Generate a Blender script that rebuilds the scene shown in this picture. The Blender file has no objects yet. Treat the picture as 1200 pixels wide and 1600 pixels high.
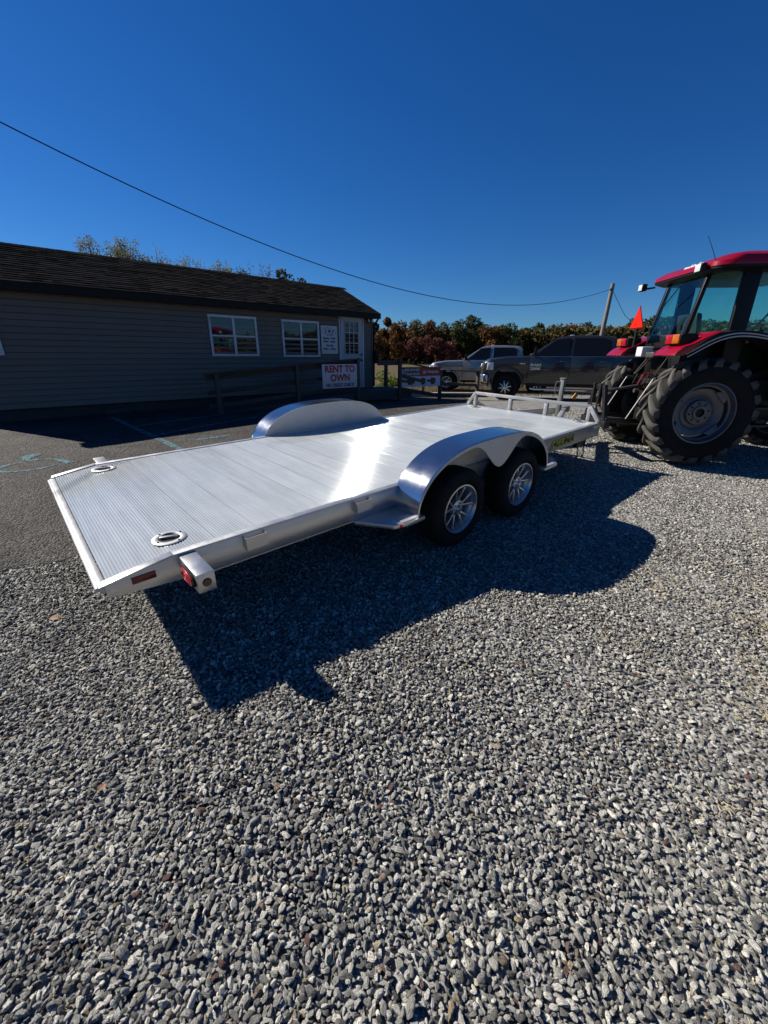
import bpy, bmesh, math, random
import numpy as np
from mathutils import Matrix, Vector
random.seed(7); rng = np.random.default_rng(7)
PI = math.pi
S = bpy.context.scene
COL = S.collection

# ------------------------------------------------------------------ camera, sky, sun, exposure
CAM_H = 1.586
PITCH, ROLL, FPX = 0.36921, 0.0049, 633.15
cam_data = bpy.data.cameras.new('camera')
cam_data.sensor_fit = 'HORIZONTAL'; cam_data.sensor_width = 36.0
cam_data.lens = FPX / 1200 * 36.0
cam_data.clip_start = 0.05; cam_data.clip_end = 3000
cam = bpy.data.objects.new('camera', cam_data); COL.objects.link(cam)
fw = Vector((0, math.cos(PITCH), -math.sin(PITCH))); up = Vector((0, math.sin(PITCH), math.cos(PITCH))); rt = Vector((1, 0, 0))
r2 = rt * math.cos(ROLL) + up * math.sin(ROLL); u2 = up * math.cos(ROLL) - rt * math.sin(ROLL)
M = Matrix((r2, u2, -fw)).transposed().to_4x4(); M.translation = (0, 0, CAM_H)
cam.matrix_world = M
S.camera = cam

SUN_EL, SUN_AZ = math.radians(37.0), math.radians(156.5)     # azimuth from +X, towards the sun
world = bpy.data.worlds.new('World'); S.world = world; world.use_nodes = True
wn = world.node_tree; bg = wn.nodes['Background']
sky = wn.nodes.new('ShaderNodeTexSky'); sky.sky_type = 'NISHITA'; sky.sun_disc = False
sky.sun_elevation = SUN_EL; sky.sun_rotation = PI / 2 - SUN_AZ
sky.altitude = 300; sky.air_density = 1.0; sky.dust_density = 0.1; sky.ozone_density = 5.0
hs = wn.nodes.new('ShaderNodeHueSaturation'); hs.inputs['Saturation'].default_value = 1.25
wbal = wn.nodes.new('ShaderNodeVectorMath'); wbal.operation = 'MULTIPLY'; wbal.inputs[1].default_value = (0.41, 0.66, 0.93)   # white balance of a clear deep-blue autumn sky
wn.links.new(sky.outputs[0], hs.inputs['Color']); wn.links.new(hs.outputs[0], wbal.inputs[0]); wn.links.new(wbal.outputs[0], bg.inputs['Color'])
bg.inputs['Strength'].default_value = 0.05
sun_data = bpy.data.lights.new('sun', 'SUN'); sun_data.energy = 5.0; sun_data.angle = math.radians(0.5)
sun_data.color = (1.0, 0.94, 0.84)
sun = bpy.data.objects.new('sun', sun_data); COL.objects.link(sun)
sd = Vector((math.cos(SUN_EL) * math.cos(SUN_AZ), math.cos(SUN_EL) * math.sin(SUN_AZ), math.sin(SUN_EL)))
sun.rotation_euler = sd.to_track_quat('Z', 'Y').to_euler(); sun.location = (-20, 10, 20)
S.view_settings.view_transform = 'Standard'; S.view_settings.look = 'None'
S.view_settings.gamma = 1.0; S.view_settings.exposure = 0.8; S.view_settings.use_curve_mapping = False
S.render.engine = 'CYCLES'
S.cycles.max_bounces = 8; S.cycles.diffuse_bounces = 1; S.cycles.transparent_max_bounces = 16

# ------------------------------------------------------------------ materials
def nodes_of(m):
    m.use_nodes = True
    nt = m.node_tree
    return nt, nt.nodes, nt.links, nt.nodes['Principled BSDF']

def mat(name, col, rough=0.5, metal=0.0, var=0.0, vscale=8.0, bump=0.0, bscale=60.0, spec=None, coat=0.0, rvar=0.0, stretch=None, rand=0.0):
    """principled paint / metal with noise wear in colour, roughness and relief"""
    m = bpy.data.materials.new(name); nt, N, L, b = nodes_of(m)
    b.inputs['Base Color'].default_value = (*col, 1); b.inputs['Roughness'].default_value = rough
    b.inputs['Metallic'].default_value = metal
    if spec is not None: b.inputs['Specular IOR Level'].default_value = spec
    if coat: b.inputs['Coat Weight'].default_value = coat; b.inputs['Coat Roughness'].default_value = 0.04
    tc = N.new('ShaderNodeTexCoord'); mp = N.new('ShaderNodeMapping'); L.new(tc.outputs['Object'], mp.inputs['Vector'])
    if stretch: mp.inputs['Scale'].default_value = stretch
    if var or rvar or rand:
        nz = N.new('ShaderNodeTexNoise'); nz.inputs['Scale'].default_value = vscale; nz.inputs['Detail'].default_value = 6; nz.inputs['Roughness'].default_value = 0.65
        L.new(mp.outputs[0], nz.inputs['Vector'])
        mr = N.new('ShaderNodeMapRange'); mr.inputs[1].default_value = 0.3; mr.inputs[2].default_value = 0.7
        mr.inputs[3].default_value = 1 - var; mr.inputs[4].default_value = 1 + var * 0.6
        L.new(nz.outputs[0], mr.inputs[0])
        val = mr.outputs[0]
        if rand:
            oi = N.new('ShaderNodeObjectInfo'); m2 = N.new('ShaderNodeMapRange'); m2.inputs[3].default_value = 1 - rand; m2.inputs[4].default_value = 1 + rand
            L.new(oi.outputs['Random'], m2.inputs[0]); mu = N.new('ShaderNodeMath'); mu.operation = 'MULTIPLY'
            L.new(val, mu.inputs[0]); L.new(m2.outputs[0], mu.inputs[1]); val = mu.outputs[0]
        vm = N.new('ShaderNodeVectorMath'); vm.operation = 'SCALE'; vm.inputs[0].default_value = col
        L.new(val, vm.inputs['Scale']); L.new(vm.outputs[0], b.inputs['Base Color'])
        if rvar:
            m3 = N.new('ShaderNodeMapRange'); m3.inputs[1].default_value = 0.3; m3.inputs[2].default_value = 0.7
            m3.inputs[3].default_value = max(0.02, rough - rvar); m3.inputs[4].default_value = rough + rvar
            L.new(nz.outputs[0], m3.inputs[0]); L.new(m3.outputs[0], b.inputs['Roughness'])
    if bump:
        n2 = N.new('ShaderNodeTexNoise'); n2.inputs['Scale'].default_value = bscale; n2.inputs['Detail'].default_value = 4
        L.new(mp.outputs[0], n2.inputs['Vector'])
        bp = N.new('ShaderNodeBump'); bp.inputs['Strength'].default_value = bump; bp.inputs['Distance'].default_value = 0.01
        L.new(n2.outputs[0], bp.inputs['Height']); L.new(bp.outputs[0], b.inputs['Normal'])
    return m

def glass(name, tint, opacity=0.0, rough=0.02):
    """thin window glass: see-through with a tint, mirror reflection by fresnel"""
    m = bpy.data.materials.new(name); m.use_nodes = True; nt = m.node_tree; N = nt.nodes; L = nt.links
    for n in list(N): N.remove(n)
    out = N.new('ShaderNodeOutputMaterial'); tr = N.new('ShaderNodeBsdfTransparent'); tr.inputs[0].default_value = (*tint, 1)
    gl = N.new('ShaderNodeBsdfGlossy'); gl.inputs['Roughness'].default_value = rough; gl.inputs[0].default_value = (1, 1, 1, 1)
    lw = N.new('ShaderNodeLayerWeight'); lw.inputs['Blend'].default_value = .5
    pw = N.new('ShaderNodeMath'); pw.operation = 'POWER'; pw.inputs[1].default_value = 5; L.new(lw.outputs['Facing'], pw.inputs[0])
    fr = N.new('ShaderNodeMath'); fr.operation = 'MULTIPLY_ADD'; fr.inputs[1].default_value = .8; fr.inputs[2].default_value = .03; L.new(pw.outputs[0], fr.inputs[0])
    mx = N.new('ShaderNodeMixShader'); L.new(fr.outputs[0], mx.inputs[0]); L.new(tr.outputs[0], mx.inputs[1]); L.new(gl.outputs[0], mx.inputs[2])
    L.new(mx.outputs[0], out.inputs[0])
    return m

def dark_glass(name, col=(0.006, 0.008, 0.009), spec=1.0, rough=0.03):
    m = mat(name, col, rough, 0, bump=0.02, bscale=1.2, spec=spec); return m

MT = {}
def deck_mat():
    m = bpy.data.materials.new('ribbed mill aluminium'); nt, N, L, b = nodes_of(m)
    b.inputs['Metallic'].default_value = 0.28
    cx = N.new('ShaderNodeCombineXYZ'); cx.inputs[0].default_value = 1.0
    vt = N.new('ShaderNodeVectorTransform'); vt.vector_type = 'VECTOR'; vt.convert_from = 'OBJECT'; vt.convert_to = 'WORLD'
    L.new(cx.outputs[0], vt.inputs[0]); L.new(vt.outputs[0], b.inputs['Tangent'])
    tc = N.new('ShaderNodeTexCoord'); m['uses_trailer'] = 1; tc.name = 'trailer_coords'
    def noise(scale, detail, st):
        mp = N.new('ShaderNodeMapping'); mp.inputs['Scale'].default_value = st; L.new(tc.outputs['Object'], mp.inputs['Vector'])
        n = N.new('ShaderNodeTexNoise'); n.inputs['Scale'].default_value = scale; n.inputs['Detail'].default_value = detail; n.inputs['Roughness'].default_value = .6; L.new(mp.outputs[0], n.inputs['Vector']); return n.outputs[0]
    def rng_(v, a, b_, lo=.3, hi=.7):
        r = N.new('ShaderNodeMapRange'); r.inputs[1].default_value = lo; r.inputs[2].default_value = hi; r.inputs[3].default_value = a; r.inputs[4].default_value = b_; L.new(v, r.inputs[0]); return r.outputs[0]
    def mul(a, b_):
        n = N.new('ShaderNodeMath'); n.operation = 'MULTIPLY'; L.new(a, n.inputs[0]); L.new(b_, n.inputs[1]); return n.outputs[0]
    broad = rng_(noise(1.1, 3, (1, 1, 1)), .90, 1.07); streak = rng_(noise(5, 5, (5, .35, 1)), .87, 1.07); scuff = rng_(noise(4, 3, (1, 1, 1)), 1.0, .93, .5, .8)
    oi = N.new('ShaderNodeObjectInfo'); ov = rng_(oi.outputs['Random'], .95, 1.05, 0, 1)
    f = mul(mul(broad, streak), mul(scuff, ov))
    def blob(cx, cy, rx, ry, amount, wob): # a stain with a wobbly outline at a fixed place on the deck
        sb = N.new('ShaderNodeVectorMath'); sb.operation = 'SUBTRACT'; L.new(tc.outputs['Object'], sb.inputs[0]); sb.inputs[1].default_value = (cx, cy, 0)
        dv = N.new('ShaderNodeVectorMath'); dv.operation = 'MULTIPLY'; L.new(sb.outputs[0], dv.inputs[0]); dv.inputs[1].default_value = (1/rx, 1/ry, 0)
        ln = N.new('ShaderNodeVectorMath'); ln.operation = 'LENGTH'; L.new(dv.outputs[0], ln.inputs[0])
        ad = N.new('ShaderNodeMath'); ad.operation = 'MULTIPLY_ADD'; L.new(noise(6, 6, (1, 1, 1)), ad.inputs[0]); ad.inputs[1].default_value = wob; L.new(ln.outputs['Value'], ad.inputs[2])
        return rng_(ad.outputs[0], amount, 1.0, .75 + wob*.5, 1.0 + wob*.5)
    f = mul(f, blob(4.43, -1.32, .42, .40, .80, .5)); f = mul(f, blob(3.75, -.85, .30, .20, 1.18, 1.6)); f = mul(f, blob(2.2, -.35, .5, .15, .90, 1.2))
    vm = N.new('ShaderNodeVectorMath'); vm.operation = 'SCALE'; vm.inputs[0].default_value = (.470, .497, .497); L.new(f, vm.inputs['Scale']); L.new(vm.outputs[0], b.inputs['Base Color'])
    rr = rng_(noise(3, 2, (2, .6, 1)), .055, .08); L.new(rr, b.inputs['Roughness'])
    return m
MT['deck'] = deck_mat()
MT['alu'] = mat('brushed aluminium beam', (0.53, 0.53, 0.52), 0.36, 0.80, var=0.10, vscale=5, rvar=0.08, bump=0.05, bscale=30)
MT['alu_dull'] = mat('dull oxidised aluminium sheet', (0.50, 0.50, 0.49), 0.46, 0.55, var=0.16, vscale=4, rvar=0.08, bump=0.05, bscale=12)
MT['fender'] = mat('bright rolled aluminium sheet', (0.54, 0.54, 0.54), 0.135, 0.98, var=0.10, vscale=5, rvar=0.035, bump=0.015, bscale=5)
MT['white_alu'] = mat('pale aluminium tube', (0.40, 0.40, 0.40), 0.42, 0.45, var=0.08, vscale=9, rvar=0.06)
MT['rim'] = mat('machined alloy rim', (0.55, 0.55, 0.55), 0.3, 0.85, var=0.06, vscale=20)
MT['rubber'] = mat('black rubber', (0.010, 0.010, 0.010), 0.8, 0, var=0.25, vscale=14, bump=0.15, bscale=80, spec=.2)
MT['sidewall'] = mat('shade-dark tractor sidewall', (0.011, 0.011, 0.011), 0.8, 0, var=0.3, vscale=9, bump=0.1, bscale=60, spec=.15)  # near-black: shade on the wheel side is put into the colour
MT['lit_tread_rubber'] = mat('dusty sunlit tread rubber', (0.062, 0.057, 0.050), 0.8, 0, var=0.45, vscale=5, bump=0.25, bscale=50)  # lighter tyre copy: sun on the tread painted in along with dust
MT['black'] = mat('black plastic', (0.008, 0.008, 0.008), 0.45, 0, var=0.2, vscale=12, spec=.22)
MT['black_steel'] = mat('black painted steel', (0.010, 0.0095, 0.009), 0.42, 0, var=0.35, vscale=16, bump=0.1, bscale=40)
MT['grey_steel'] = mat('grey greasy steel', (0.10, 0.095, 0.09), 0.45, 0.5, var=0.35, vscale=20)
MT['zinc'] = mat('zinc plated jack tube', (0.22, 0.23, 0.22), 0.5, 0.5, var=0.2, vscale=12)
MT['red_lens'] = mat('red lens', (0.32, 0.008, 0.015), 0.18, 0, coat=0.5)
MT['dark_red'] = mat('dark red reflector', (0.14, 0.006, 0.008), 0.25, 0)
MT['amber'] = mat('amber lens', (0.42, 0.10, 0.008), 0.2, 0, var=.5, vscale=60, coat=0.5)
MT['amber_dark'] = mat('dark amber lens', (0.10, 0.04, 0.015), 0.3, 0)
MT['yellow'] = mat('yellow decal', (0.55, 0.50, 0.03), 0.4, 0)
MT['orange'] = mat('orange tag', (0.85, 0.30, 0.02), 0.5, 0)
MT['tractor_red'] = mat('glossy red tractor paint', (0.22, 0.002, 0.012), 0.25, 0, var=0.06, vscale=5, coat=0.25, spec=.35)
MT['rim_grey'] = mat('grey painted wheel disc', (0.10, 0.10, 0.108), 0.36, 0.25, var=0.2, vscale=12)
MT['smv'] = mat('fluorescent red orange sign', (0.75, 0.010, 0.003), 0.8, 0, spec=.1)
MT['lamp_glass'] = mat('clear work lamp lens', (0.7, 0.7, 0.68), 0.15, 0.3)
MT['white'] = mat('white plastic', (0.55, 0.55, 0.54), 0.45, 0)
MT['stripe'] = mat('silver pinstripe', (0.40, 0.40, 0.41), 0.35, 0.2)
MT['cab_glass'] = glass('teal tinted cab glass', (0.76, 0.93, 0.88))
MT['truck_glass'] = dark_glass('dark truck glass', spec=.35)
MT['clear_glass'] = glass('clear side glass', (0.55, 0.62, 0.60))
MT['truck_dark'] = mat('dark granite metallic paint', (0.026, 0.025, 0.025), 0.24, 0.3, coat=0.8, var=0.05, vscale=2)
MT['truck_silver'] = mat('grey metallic paint', (0.23, 0.228, 0.225), 0.24, 0.5, coat=0.8, var=0.05, vscale=2)
MT['chrome'] = mat('chrome', (0.62, 0.62, 0.62), 0.18, 1.0)
MT['siding'] = mat('grey vinyl siding', (0.14, 0.112, 0.082), 0.55, 0, var=0.06, vscale=2.0, bump=0.05, bscale=40, rand=0.03)
MT['trim'] = mat('white vinyl trim', (0.58, 0.57, 0.56), 0.5, 0, var=0.04, vscale=6)
MT['door'] = mat('white painted steel door', (0.38, 0.37, 0.38), 0.4, 0, var=0.04, vscale=3)
MT['fascia'] = mat('dark fascia', (0.010, 0.009, 0.008), 0.6, 0, var=0.1, spec=.2)
MT['pane'] = dark_glass('window pane glass', spec=.7)
MT['skirt'] = mat('dark skirting and siding shadow', (0.03, 0.03, 0.03), 0.7, 0, var=0.2)
MT['wood'] = mat('weathered lumber', (0.055, 0.045, 0.035), 0.8, 0, var=0.3, vscale=7, stretch=(1, 8, 8), bump=0.2, bscale=30, rand=0.12)
MT['wood_post'] = mat('weathered lumber post', (0.07, 0.058, 0.045), 0.8, 0, var=0.3, vscale=7, stretch=(8, 8, 1), bump=0.2, bscale=30, rand=0.12)
MT['pole_wood'] = mat('grey utility pole wood', (0.17, 0.15, 0.13), 0.85, 0, var=0.3, vscale=6, stretch=(6, 6, 0.5))
MT['sign_white'] = mat('white sign board', (0.52, 0.51, 0.52), 0.45, 0, var=0.03, vscale=5)
MT['sign_red'] = mat('red lettering', (0.42, 0.01, 0.015), 0.5)
MT['sign_blue'] = mat('navy lettering', (0.012, 0.016, 0.05), 0.5)
MT['sign_black'] = mat('black print', (0.01, 0.01, 0.012), 0.5)
MT['banner_maroon'] = mat('maroon banner print', (0.25, 0.012, 0.02), 0.5)
MT['banner_blue'] = mat('pale blue banner print', (0.42, 0.47, 0.56), 0.5)
MT['bark'] = mat('bark', (0.09, 0.075, 0.06), 0.9, 0, var=0.3, vscale=8)
MT['wire'] = mat('black cable', (0.008, 0.008, 0.008), 0.6)
MT['seat'] = mat('black vinyl seat', (0.02, 0.02, 0.022), 0.5)

# ------------------------------------------------------------------ mesh helpers
class MB:
    def __init__(s): s.v = []; s.f = []
    def add(s, vs, fs):
        o = len(s.v); s.v += [tuple(float(c) for c in p) for p in vs]; s.f += [tuple(i + o for i in f) for f in fs]; return s
    def box(s, x0, x1, y0, y1, z0, z1):
        return s.add([(x0,y0,z0),(x1,y0,z0),(x1,y1,z0),(x0,y1,z0),(x0,y0,z1),(x1,y0,z1),(x1,y1,z1),(x0,y1,z1)],
                     [(0,3,2,1),(4,5,6,7),(0,1,5,4),(1,2,6,5),(2,3,7,6),(3,0,4,7)])
    def hexa(s, p): # eight corners, bottom four then top four
        return s.add(p, [(0,3,2,1),(4,5,6,7),(0,1,5,4),(1,2,6,5),(2,3,7,6),(3,0,4,7)])
    def bar(s, a, b, w, h=None, upv=(0, 0, 1)): # rectangular bar from a to b
        h = h or w; a = Vector(a); b = Vector(b); d = (b - a).normalized(); u_ = Vector(upv)
        if abs(d.dot(u_)) > 0.98: u_ = Vector((1, 0, 0))
        sd_ = d.cross(u_).normalized(); u_ = sd_.cross(d)
        c = [sd_ * (w/2*i) + u_ * (h/2*j) for i, j in ((-1,-1),(1,-1),(1,1),(-1,1))]
        return s.add([a + k for k in c] + [b + k for k in c], [(0,3,2,1),(4,5,6,7),(0,1,5,4),(1,2,6,5),(2,3,7,6),(3,0,4,7)])
    def prism(s, poly, axis, a, b): # poly in the two other axes, extruded along axis a..b
        n = len(poly)
        def P(p, t):
            return {'x': (t, p[0], p[1]), 'y': (p[0], t, p[1]), 'z': (p[0], p[1], t)}[axis]
        return s.add([P(p, a) for p in poly] + [P(p, b) for p in poly],
                     [tuple(range(n))[::-1], tuple(range(n, 2*n))] + [(i, (i+1) % n, n + (i+1) % n, n + i) for i in range(n)])
    def tube(s, pts, r, n=8, closed=False, caps=True):
        pts = [Vector(p) for p in pts]; m = len(pts); rr = r if isinstance(r, (list, tuple)) else [r] * m
        vs = []; prev = None
        for i, p in enumerate(pts):
            if closed: d = pts[(i+1) % m] - pts[i-1]
            else: d = pts[min(i+1, m-1)] - pts[max(i-1, 0)]
            d.normalize()
            if prev is None:
                a = d.orthogonal().normalized()
            else:
                a = (prev - d * prev.dot(d)); a = a.normalized() if a.length > 1e-6 else d.orthogonal().normalized()
            prev = a; b_ = d.cross(a)
            vs += [p + (a * math.cos(2*PI*k/n) + b_ * math.sin(2*PI*k/n)) * rr[i] for k in range(n)]
        fs = []
        for i in range(m if closed else m - 1):
            j = (i + 1) % m
            fs += [(i*n + k, i*n + (k+1) % n, j*n + (k+1) % n, j*n + k) for k in range(n)]
        if caps and not closed: fs += [tuple(range(n))[::-1], tuple(range((m-1)*n, m*n))]
        return s.add(vs, fs)
    def lathe(s, prof, c=(0,0,0), axis='y', n=32, closed=False): # prof: (radius, along)
        vs = []; m = len(prof)
        for k in range(n):
            a = 2*PI*k/n; ca, sa = math.cos(a), math.sin(a)
            for r, t in prof:
                p = {'y': (r*ca, t, r*sa), 'x': (t, r*ca, r*sa), 'z': (r*ca, r*sa, t)}[axis]
                vs.append((p[0]+c[0], p[1]+c[1], p[2]+c[2]))
        fs = []
        for k in range(n):
            k2 = (k+1) % n
            for i in range(m if closed else m-1):
                j = (i+1) % m
                fs.append((k*m+i, k*m+j, k2*m+j, k2*m+i))
        return s.add(vs, fs)
    def disc(s, c, r, axis='z', n=24, rx=None):
        vs = []
        for k in range(n):
            a = 2*PI*k/n; x, y = (rx or r)*math.cos(a), r*math.sin(a)
            p = {'z': (x, y, 0), 'y': (x, 0, y), 'x': (0, x, y)}[axis]
            vs.append((p[0]+c[0], p[1]+c[1], p[2]+c[2]))
        return s.add(vs, [tuple(range(n))])
    def mesh(s, name, m=None, smooth=False, recalc=True, bevel=0.0, bseg=2, angle=35):
        me = bpy.data.meshes.new(name); me.from_pydata(s.v, [], s.f)
        if recalc or bevel:
            bm = bmesh.new(); bm.from_mesh(me)
            bmesh.ops.remove_doubles(bm, verts=bm.verts, dist=1e-5)
            bmesh.ops.recalc_face_normals(bm, faces=bm.faces)
            if bevel:
                ed = [e for e in bm.edges if len(e.link_faces) == 2 and e.calc_face_angle(0) > math.radians(30)]
                bmesh.ops.bevel(bm, geom=ed, offset=bevel, segments=bseg, affect='EDGES', profile=0.5, clamp_overlap=True)
            bm.to_mesh(me); bm.free()
        if m is not None: me.materials.append(m)
        if smooth or bevel:
            me.polygons.foreach_set('use_smooth', [True] * len(me.polygons))
            try: me.set_sharp_from_angle(angle=math.radians(angle))
            except Exception: pass
        me.update(); return me
    def build(s, name, m, parent=None, **k):
        o = bpy.data.objects.new(name, s.mesh(name, m, **k)); COL.objects.link(o)
        if parent: o.parent = parent
        return o

def empty(name, loc=(0,0,0), parent=None, rz=0.0):
    o = bpy.data.objects.new(name, None); COL.objects.link(o); o.location = loc; o.rotation_euler = (0, 0, rz); o.empty_display_size = 0.2
    if parent: o.parent = parent
    return o
def tag(o, label=None, cat=None, group=None, kind=None):
    if label: o['label'] = label
    if cat: o['category'] = cat
    if group: o['group'] = group
    if kind: o['kind'] = kind
    return o
def copy_tree(o, parent=None, children=None):
    children = children if children is not None else list(o.children)
    c = o.copy(); COL.objects.link(c); c.parent = parent
    for ch in children: copy_tree(ch, c)
    return c
def text_mesh(txt, size, m, name='lettering', depth=0.002, align='CENTER', sx=1.0, shear=0.0, bold=0.0):
    cu = bpy.data.curves.new('txt', 'FONT'); cu.body = txt; cu.size = size; cu.extrude = depth; cu.align_x = align; cu.align_y = 'CENTER'
    cu.offset = bold; cu.shear = shear; cu.resolution_u = 3
    to = bpy.data.objects.new('txt', cu); COL.objects.link(to)
    dg = bpy.context.evaluated_depsgraph_get(); me = bpy.data.meshes.new_from_object(to.evaluated_get(dg))
    bpy.data.objects.remove(to); bpy.data.curves.remove(cu)
    me.name = name; me.materials.clear(); me.materials.append(m)
    if sx != 1.0:
        for v in me.vertices: v.co.x *= sx
    return me
def place_mesh(name, me, parent, mtx):
    o = bpy.data.objects.new(name, me); COL.objects.link(o)
    if parent: o.parent = parent
    o.matrix_local = mtx; return o
def frame(o, x, y): # matrix whose local X, Y run along x, y and Z = x cross y
    x = Vector(x).normalized(); y = Vector(y); y = (y - x * x.dot(y)).normalized(); z = x.cross(y)
    m_ = Matrix((x, y, z)).transposed().to_4x4(); m_.translation = o; return m_

# ------------------------------------------------------------------ ground height
GK = np.array([[-60,-.5],[-10,-.25],[0,0],[8,.322],[9.6,.345],[11,.335],[13,.25],[15,.17],[19.5,.06],[30,0],[2000,0]], float)
def G(x, y):
    x = np.asarray(x, float); y = np.asarray(y, float)
    z = sum(np.interp(y + k, GK[:,0], GK[:,1]) for k in (-.6, -.2, .2, .6)) / 4
    z = z + 0.006*np.sin(x*6.1 + 1.3*np.sin(y*2.3)) * np.sin(y*4.7 + 1.1*np.sin(x*3.1)) * np.clip(1 - np.abs(y - 3)/6, 0, 1)
    z = z + 0.09 * np.exp(-((x + 0.35)**2 + (y - 1.25)**2) / 0.9**2)
    return z
def g(x, y): return float(G(x, y))
# ------------------------------------------------------------------ ground: gravel sheet, asphalt, field
def grid_mesh(name, xs, ys, m, dz=0.0, keep=None):
    X, Y = np.meshgrid(xs, ys); Z = G(X, Y) + dz
    nx, ny = len(xs), len(ys)
    v = np.stack([X.ravel(), Y.ravel(), Z.ravel()], 1)
    i = np.arange(nx-1)[None, :] + np.arange(ny-1)[:, None] * nx
    f = np.stack([i, i+1, i+nx+1, i+nx], -1).reshape(-1, 4)
    if keep is not None:
        c = v[f].mean(1); f = f[keep(c[:,0], c[:,1])]
    me = bpy.data.meshes.new(name); me.from_pydata(v.tolist(), [], f.tolist()); me.materials.append(m)
    me.polygons.foreach_set('use_smooth', [True]*len(me.polygons)); me.update()
    o = bpy.data.objects.new(name, me); COL.objects.link(o); return o

def gravel_ground_mat():
    m = bpy.data.materials.new('gravel bed and dry field'); nt, N, L, b = nodes_of(m); b.inputs['Roughness'].default_value = 0.9
    b.inputs['Specular IOR Level'].default_value = 0.2
    tc = N.new('ShaderNodeTexCoord')
    vo = N.new('ShaderNodeTexVoronoi'); vo.inputs['Scale'].default_value = 34; L.new(tc.outputs['Object'], vo.inputs['Vector'])
    cr = N.new('ShaderNodeValToRGB'); e = cr.color_ramp.elements; e[0].color = (0.015,0.015,0.016,1); e[1].color = (0.30,0.30,0.29,1)
    sep = N.new('ShaderNodeSeparateColor'); L.new(vo.outputs['Color'], sep.inputs[0]); L.new(sep.outputs[0], cr.inputs[0])
    # field, colours darkened to carry shade cast by the trees
    nz = N.new('ShaderNodeTexNoise'); nz.inputs['Scale'].default_value = 3; nz.inputs['Detail'].default_value = 8; L.new(tc.outputs['Object'], nz.inputs['Vector'])
    cf = N.new('ShaderNodeValToRGB'); e = cf.color_ramp.elements; e[0].position = .35; e[1].position = .65; e[0].color = (0.035,0.028,0.013,1); e[1].color = (0.12,0.085,0.04,1)
    L.new(nz.outputs[0], cf.inputs[0])
    sx = N.new('ShaderNodeSeparateXYZ'); L.new(tc.outputs['Object'], sx.inputs[0])
    n3 = N.new('ShaderNodeTexNoise'); n3.inputs['Scale'].default_value = 0.6; L.new(tc.outputs['Object'], n3.inputs['Vector'])
    ma = N.new('ShaderNodeMath'); ma.operation = 'MULTIPLY_ADD'; ma.inputs[1].default_value = 5; L.new(n3.outputs[0], ma.inputs[0]); L.new(sx.outputs[1], ma.inputs[2])
    mr = N.new('ShaderNodeMapRange'); mr.inputs[1].default_value = 19.0; mr.inputs[2].default_value = 20.5; L.new(ma.outputs[0], mr.inputs[0])
    # pale stone dust and fines lie between the stones on the driven side of the yard
    du = N.new('ShaderNodeMapRange'); du.inputs[1].default_value = .2; du.inputs[2].default_value = 1.6; L.new(sx.outputs[0], du.inputs[0])
    n5 = N.new('ShaderNodeTexNoise'); n5.inputs['Scale'].default_value = 2.4; n5.inputs['Detail'].default_value = 4; L.new(tc.outputs['Object'], n5.inputs['Vector'])
    dm = N.new('ShaderNodeMath'); dm.operation = 'MULTIPLY'; L.new(du.outputs[0], dm.inputs[0]); L.new(n5.outputs[0], dm.inputs[1])
    fx = N.new('ShaderNodeMix'); fx.data_type = 'RGBA'; L.new(dm.outputs[0], fx.inputs[0]); L.new(cr.outputs[0], fx.inputs[6]); fx.inputs[7].default_value = (.22,.21,.19,1)
    mx = N.new('ShaderNodeMix'); mx.data_type = 'RGBA'; L.new(mr.outputs[0], mx.inputs[0]); L.new(fx.outputs[2], mx.inputs[6]); L.new(cf.outputs[0], mx.inputs[7])
    L.new(mx.outputs[2], b.inputs['Base Color'])
    bp = N.new('ShaderNodeBump'); bp.inputs['Distance'].default_value = 0.02; bp.invert = True
    L.new(vo.outputs['Distance'], bp.inputs['Height']); L.new(bp.outputs[0], b.inputs['Normal'])
    return m

def asphalt_nodes(N, L, tc):
    vo = N.new('ShaderNodeTexVoronoi'); vo.inputs['Scale'].default_value = 62; L.new(tc.outputs['Object'], vo.inputs['Vector'])
    sep = N.new('ShaderNodeSeparateColor'); L.new(vo.outputs['Color'], sep.inputs[0])
    cr = N.new('ShaderNodeValToRGB'); e = cr.color_ramp.elements; e[0].position = 0.1; e[1].position = 0.95
    e[0].color = (0.006,0.0055,0.005,1); e[1].color = (0.098,0.090,0.082,1)
    L.new(sep.outputs[0], cr.inputs[0])
    n1 = N.new('ShaderNodeTexNoise'); n1.inputs['Scale'].default_value = 2.2; n1.inputs['Detail'].default_value = 5; L.new(tc.outputs['Object'], n1.inputs['Vector'])
    m1 = N.new('ShaderNodeMapRange'); m1.inputs[1].default_value = .3; m1.inputs[2].default_value = .7; m1.inputs[3].default_value = 0.62; m1.inputs[4].default_value = 1.28; L.new(n1.outputs[0], m1.inputs[0])
    vm = N.new('ShaderNodeVectorMath'); vm.operation = 'SCALE'; L.new(cr.outputs[0], vm.inputs[0]); L.new(m1.outputs[0], vm.inputs['Scale'])
    bp = N.new('ShaderNodeBump'); bp.inputs['Distance'].default_value = 0.022; bp.inputs['Strength'].default_value = 1.0; bp.invert = True; L.new(vo.outputs['Distance'], bp.inputs['Height'])
    return vm.outputs[0], bp.outputs[0]
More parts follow.
